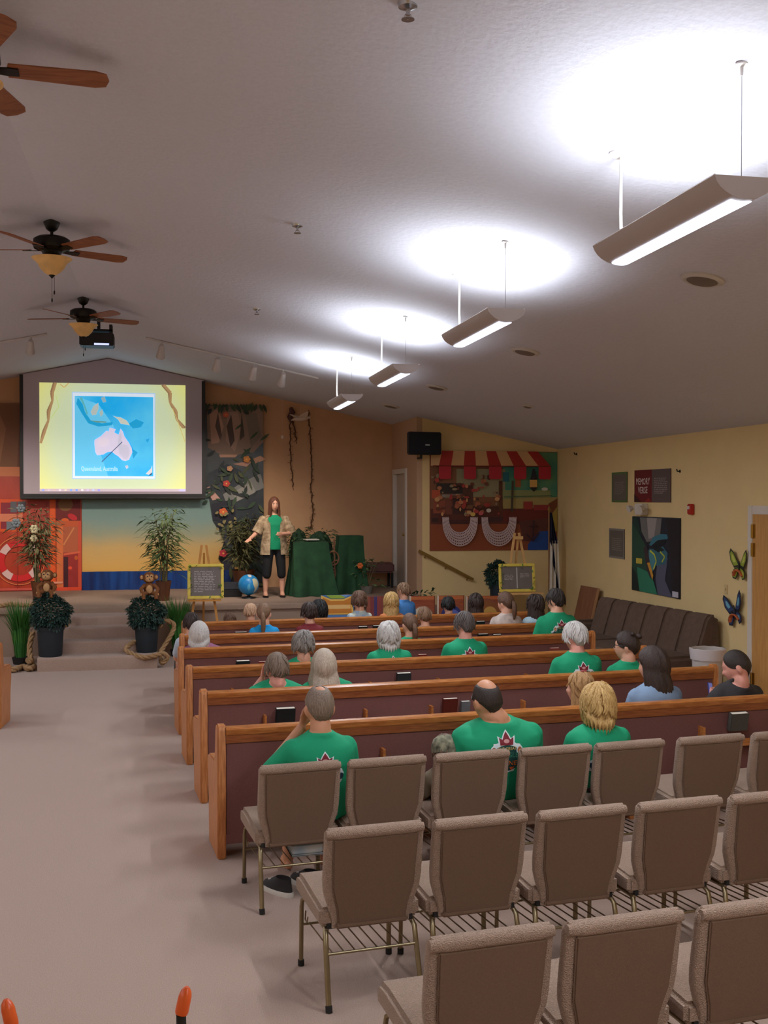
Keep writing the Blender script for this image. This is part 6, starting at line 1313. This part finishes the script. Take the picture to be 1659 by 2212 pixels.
# paper butterflies
def butterfly(px, py, k, cols, roll, label):
    q = at_x(px, py, XR - .03); t = thing('paper_butterfly', label, 'decoration', (XR - .03, q.y, q.z)); t.rotation_euler = (roll, 0, 0)
    up = [(0, 0), (.05, .1), (.16, .3), (.24, .38), (.27, .3), (.24, .12), (.14, -.04)]; lo = [(0, 0), (.14, -.05), (.2, -.14), (.18, -.26), (.1, -.28), (.03, -.12)]
    for s in (-1, 1):
        w = Vector((-.14, -s * 1.35, 0))
        for nm, po in (('upper_wing', up), ('lower_wing', lo)):
            o = MB().prism([(a * k, b * k) for a, b in po], (0, 0, 0), w, (0, 0, 1), (-.004, 0, 0)).build(nm, pm(cols[0]), t)
            cx_, cy_ = sum(a for a, b in po) / len(po) * k, sum(b for a, b in po) / len(po) * k
            for f, c in ((.78, cols[1]), (.42, cols[2])):
                pq = [((cx_ + (a * k - cx_) * f), (cy_ + (b * k - cy_) * f)) for a, b in po]; MB().prism(pq, Vector((-.0045 - .001 * (f < .5), 0, 0)), w, (0, 0, 1), (-.0008, 0, 0)).build('wing_marking', pm(c), o)
    MB().tube([(-.01, 0, -.16 * k), (-.012, 0, 0), (-.012, 0, .12 * k)], [.008, .014, .008], 10).build('body', pm(cols[0]), t)
    MB().tube([(-.02, -.17 * k, -.2 * k), (-.035, -.1 * k, -.1 * k), (-.04, 0, -.07 * k), (-.035, .1 * k, -.1 * k), (-.02, .17 * k, -.2 * k)], .028 * k / .6, 8, flat=.4).build('paper_band', pm((206, 104, 58)), t)
butterfly(1598, 1224, .56, ((36, 40, 24), (150, 164, 52), (196, 200, 92)), R(0), 'green and black paper butterfly beside the door, upper of two')
butterfly(1588, 1320, .6, ((22, 26, 44), (46, 66, 110), (110, 170, 190)), R(-14), 'blue and black paper butterfly beside the door, lower of two')
# sofa with channelled back
M_SOFA = mat('brown_suede', (98, 76, 62), .95, var=.1, vscale=14, bump=.3, bscale=120); SX = R(0)
pa = at_z(1300, 1290, .95); pb = at_z(1537, 1330, .95); L = (pa - pb).length; ang = math.atan2(pa.y - pb.y, pa.x - pb.x) - math.pi / 2
t = thing('sofa', 'long brown suede sofa with a channelled back along the right wall', 'sofa', (pb.x + .06, pb.y, 0), ang)
n = 6
for k in range(n):
    prof = [(-.3, .4), (-.24, .6), (-.14, .9), (-.1, .95), (-.04, .97), (.02, .94), (.04, .85), (.0, .6), (-.06, .38)]
    MB().prism(prof, (0, L * k / n + .006, 0), (1, 0, 0), (0, 0, 1), (0, L / n - .012, 0)).build('back_cushion', M_SOFA, t, bevel=.03, segs=3)
MB().prism([(-.1, .1), (-.1, .5), (.0, .92), (.03, .9), (.06, .1)], (0, .0, 0), (1, 0, 0), (0, 0, 1), (0, L, 0)).build('back_shell', M_SOFA, t)
for k in range(3): MB().box(-.95, -.2, L * k / 3 + .006, L * (k + 1) / 3 - .006, .28, .46).build('seat_cushion', M_SOFA, t, bevel=.05, segs=3)
MB().box(-.9, -.05, .02, L - .02, .06, .3).build('base', M_SOFA, t, bevel=.02)
MB().box(-.92, -.02, L, L + .2, .06, .62).build('arm', M_SOFA, t, bevel=.06, segs=3)
for x in (-.85, -.05):
    for y in (.1, L - .1): MB().tube([(x, y, 0), (x, y, .07)], .03).build('foot', M_RUBBER, t)
# leaning brown panel
a = at_x(1272, 1262, XR - .06); t = thing('leaning_panel', 'brown wooden panel leaning on the right wall beyond the sofa', 'panel', (XR - .36, a.y, 0)); t.rotation_euler = (0, math.atan2(.24, a.z), R(4))
MB().box(-.02, .02, -.5, .1, 0, a.z * 1.0).build('face', mat('veneer', (148, 96, 66), .5, rgb2=(130, 82, 56), vscale=5, stretch=(4, 4, .6)), t, bevel=.003); MB().box(-.021, .021, -.512, -.5, 0, a.z).build('edge_band', mat('veneer_edge', (176, 130, 92), .5), t)
# waste bin
q = at_z(1532, 1402, .62); t = thing('waste_bin', 'white plastic waste bin with a red drawstring near the door', 'bin', (q.x - .02, q.y, 0)); MBIN = mat('bin_white', (206, 196, 190), .5)
MB().lathe([(.14, 0), (.155, .1), (.19, .6), (.205, .605), (.208, .625), (.2, .63), (.185, .62), (.15, .05), (.0, .02)], 32).build('body', MBIN, t, smooth=40)
m = MB(); m.tube([(.19 * math.cos(a), .19 * math.sin(a), .545 + .018 * math.sin(3 * a)) for a in [6.2832 * i / 32 for i in range(33)]], .006, 6); m.build('drawstring', mat('string_red', (196, 70, 80), .6), t)
m = MB(); n = 40; m.add([(r_ * math.cos(6.2832 * j / n), r_ * math.sin(6.2832 * j / n), z + .003 * math.sin(j * 1.7)) for r_, z in ((.2, .635), (.213, .628), (.208, .57), (.197, .5)) for j in range(n)], [(i*n+j, i*n+(j+1) % n, (i+1)*n+(j+1) % n, (i+1)*n+j) for i in range(3) for j in range(n)]); m.build('liner', mat('liner', (222, 212, 212), .4), t, smooth=60)

# ================================================================== SOUND BOOTH LEDGE WITH THE RECEIVER
YR = 1.15
struct(MB().box(-1.5, 1.6, YR - .35, YR + .12, 0, 1.62).build('booth_ledge', mat('booth_laminate', (120, 88, 62), .6)))  # unseen half-wall of the sound booth, added to carry the receiver
a, b = at_y(405, 2150, YR), at_y(6, 2178, YR)
t = thing('wireless_receiver', 'black wireless receiver with two orange tipped antennas', 'receiver', ((a.x + b.x) / 2, YR + .02, 1.62))
MB().box(-.11, .11, -.06, .06, 0, .045).build('case', M_BLACK, t, bevel=.006)
for q, s in ((a, 1), (b, -1)):
    tip = q - t.location; tip.y = 0; base = Vector((s * .09, 0, .045)); d = (Vector((s * .035, 0, .16))).normalized()
    ft = tip - d * .03; MB().tube([base, base + Vector((0, 0, .01)), ft], [.008, .006, .0055], 10).build('antenna', M_BLACK, t, smooth=50)
    MB().tube([ft, ft + d * .001, ft + d * .004, ft + d * .02, ft + d * .026, ft + d * .03], [.004, .0065, .0073, .007, .0055, .0025], 16).build('antenna_tip', mat('orange_rubber', (222, 92, 36), .35), t, smooth=50)
flush()
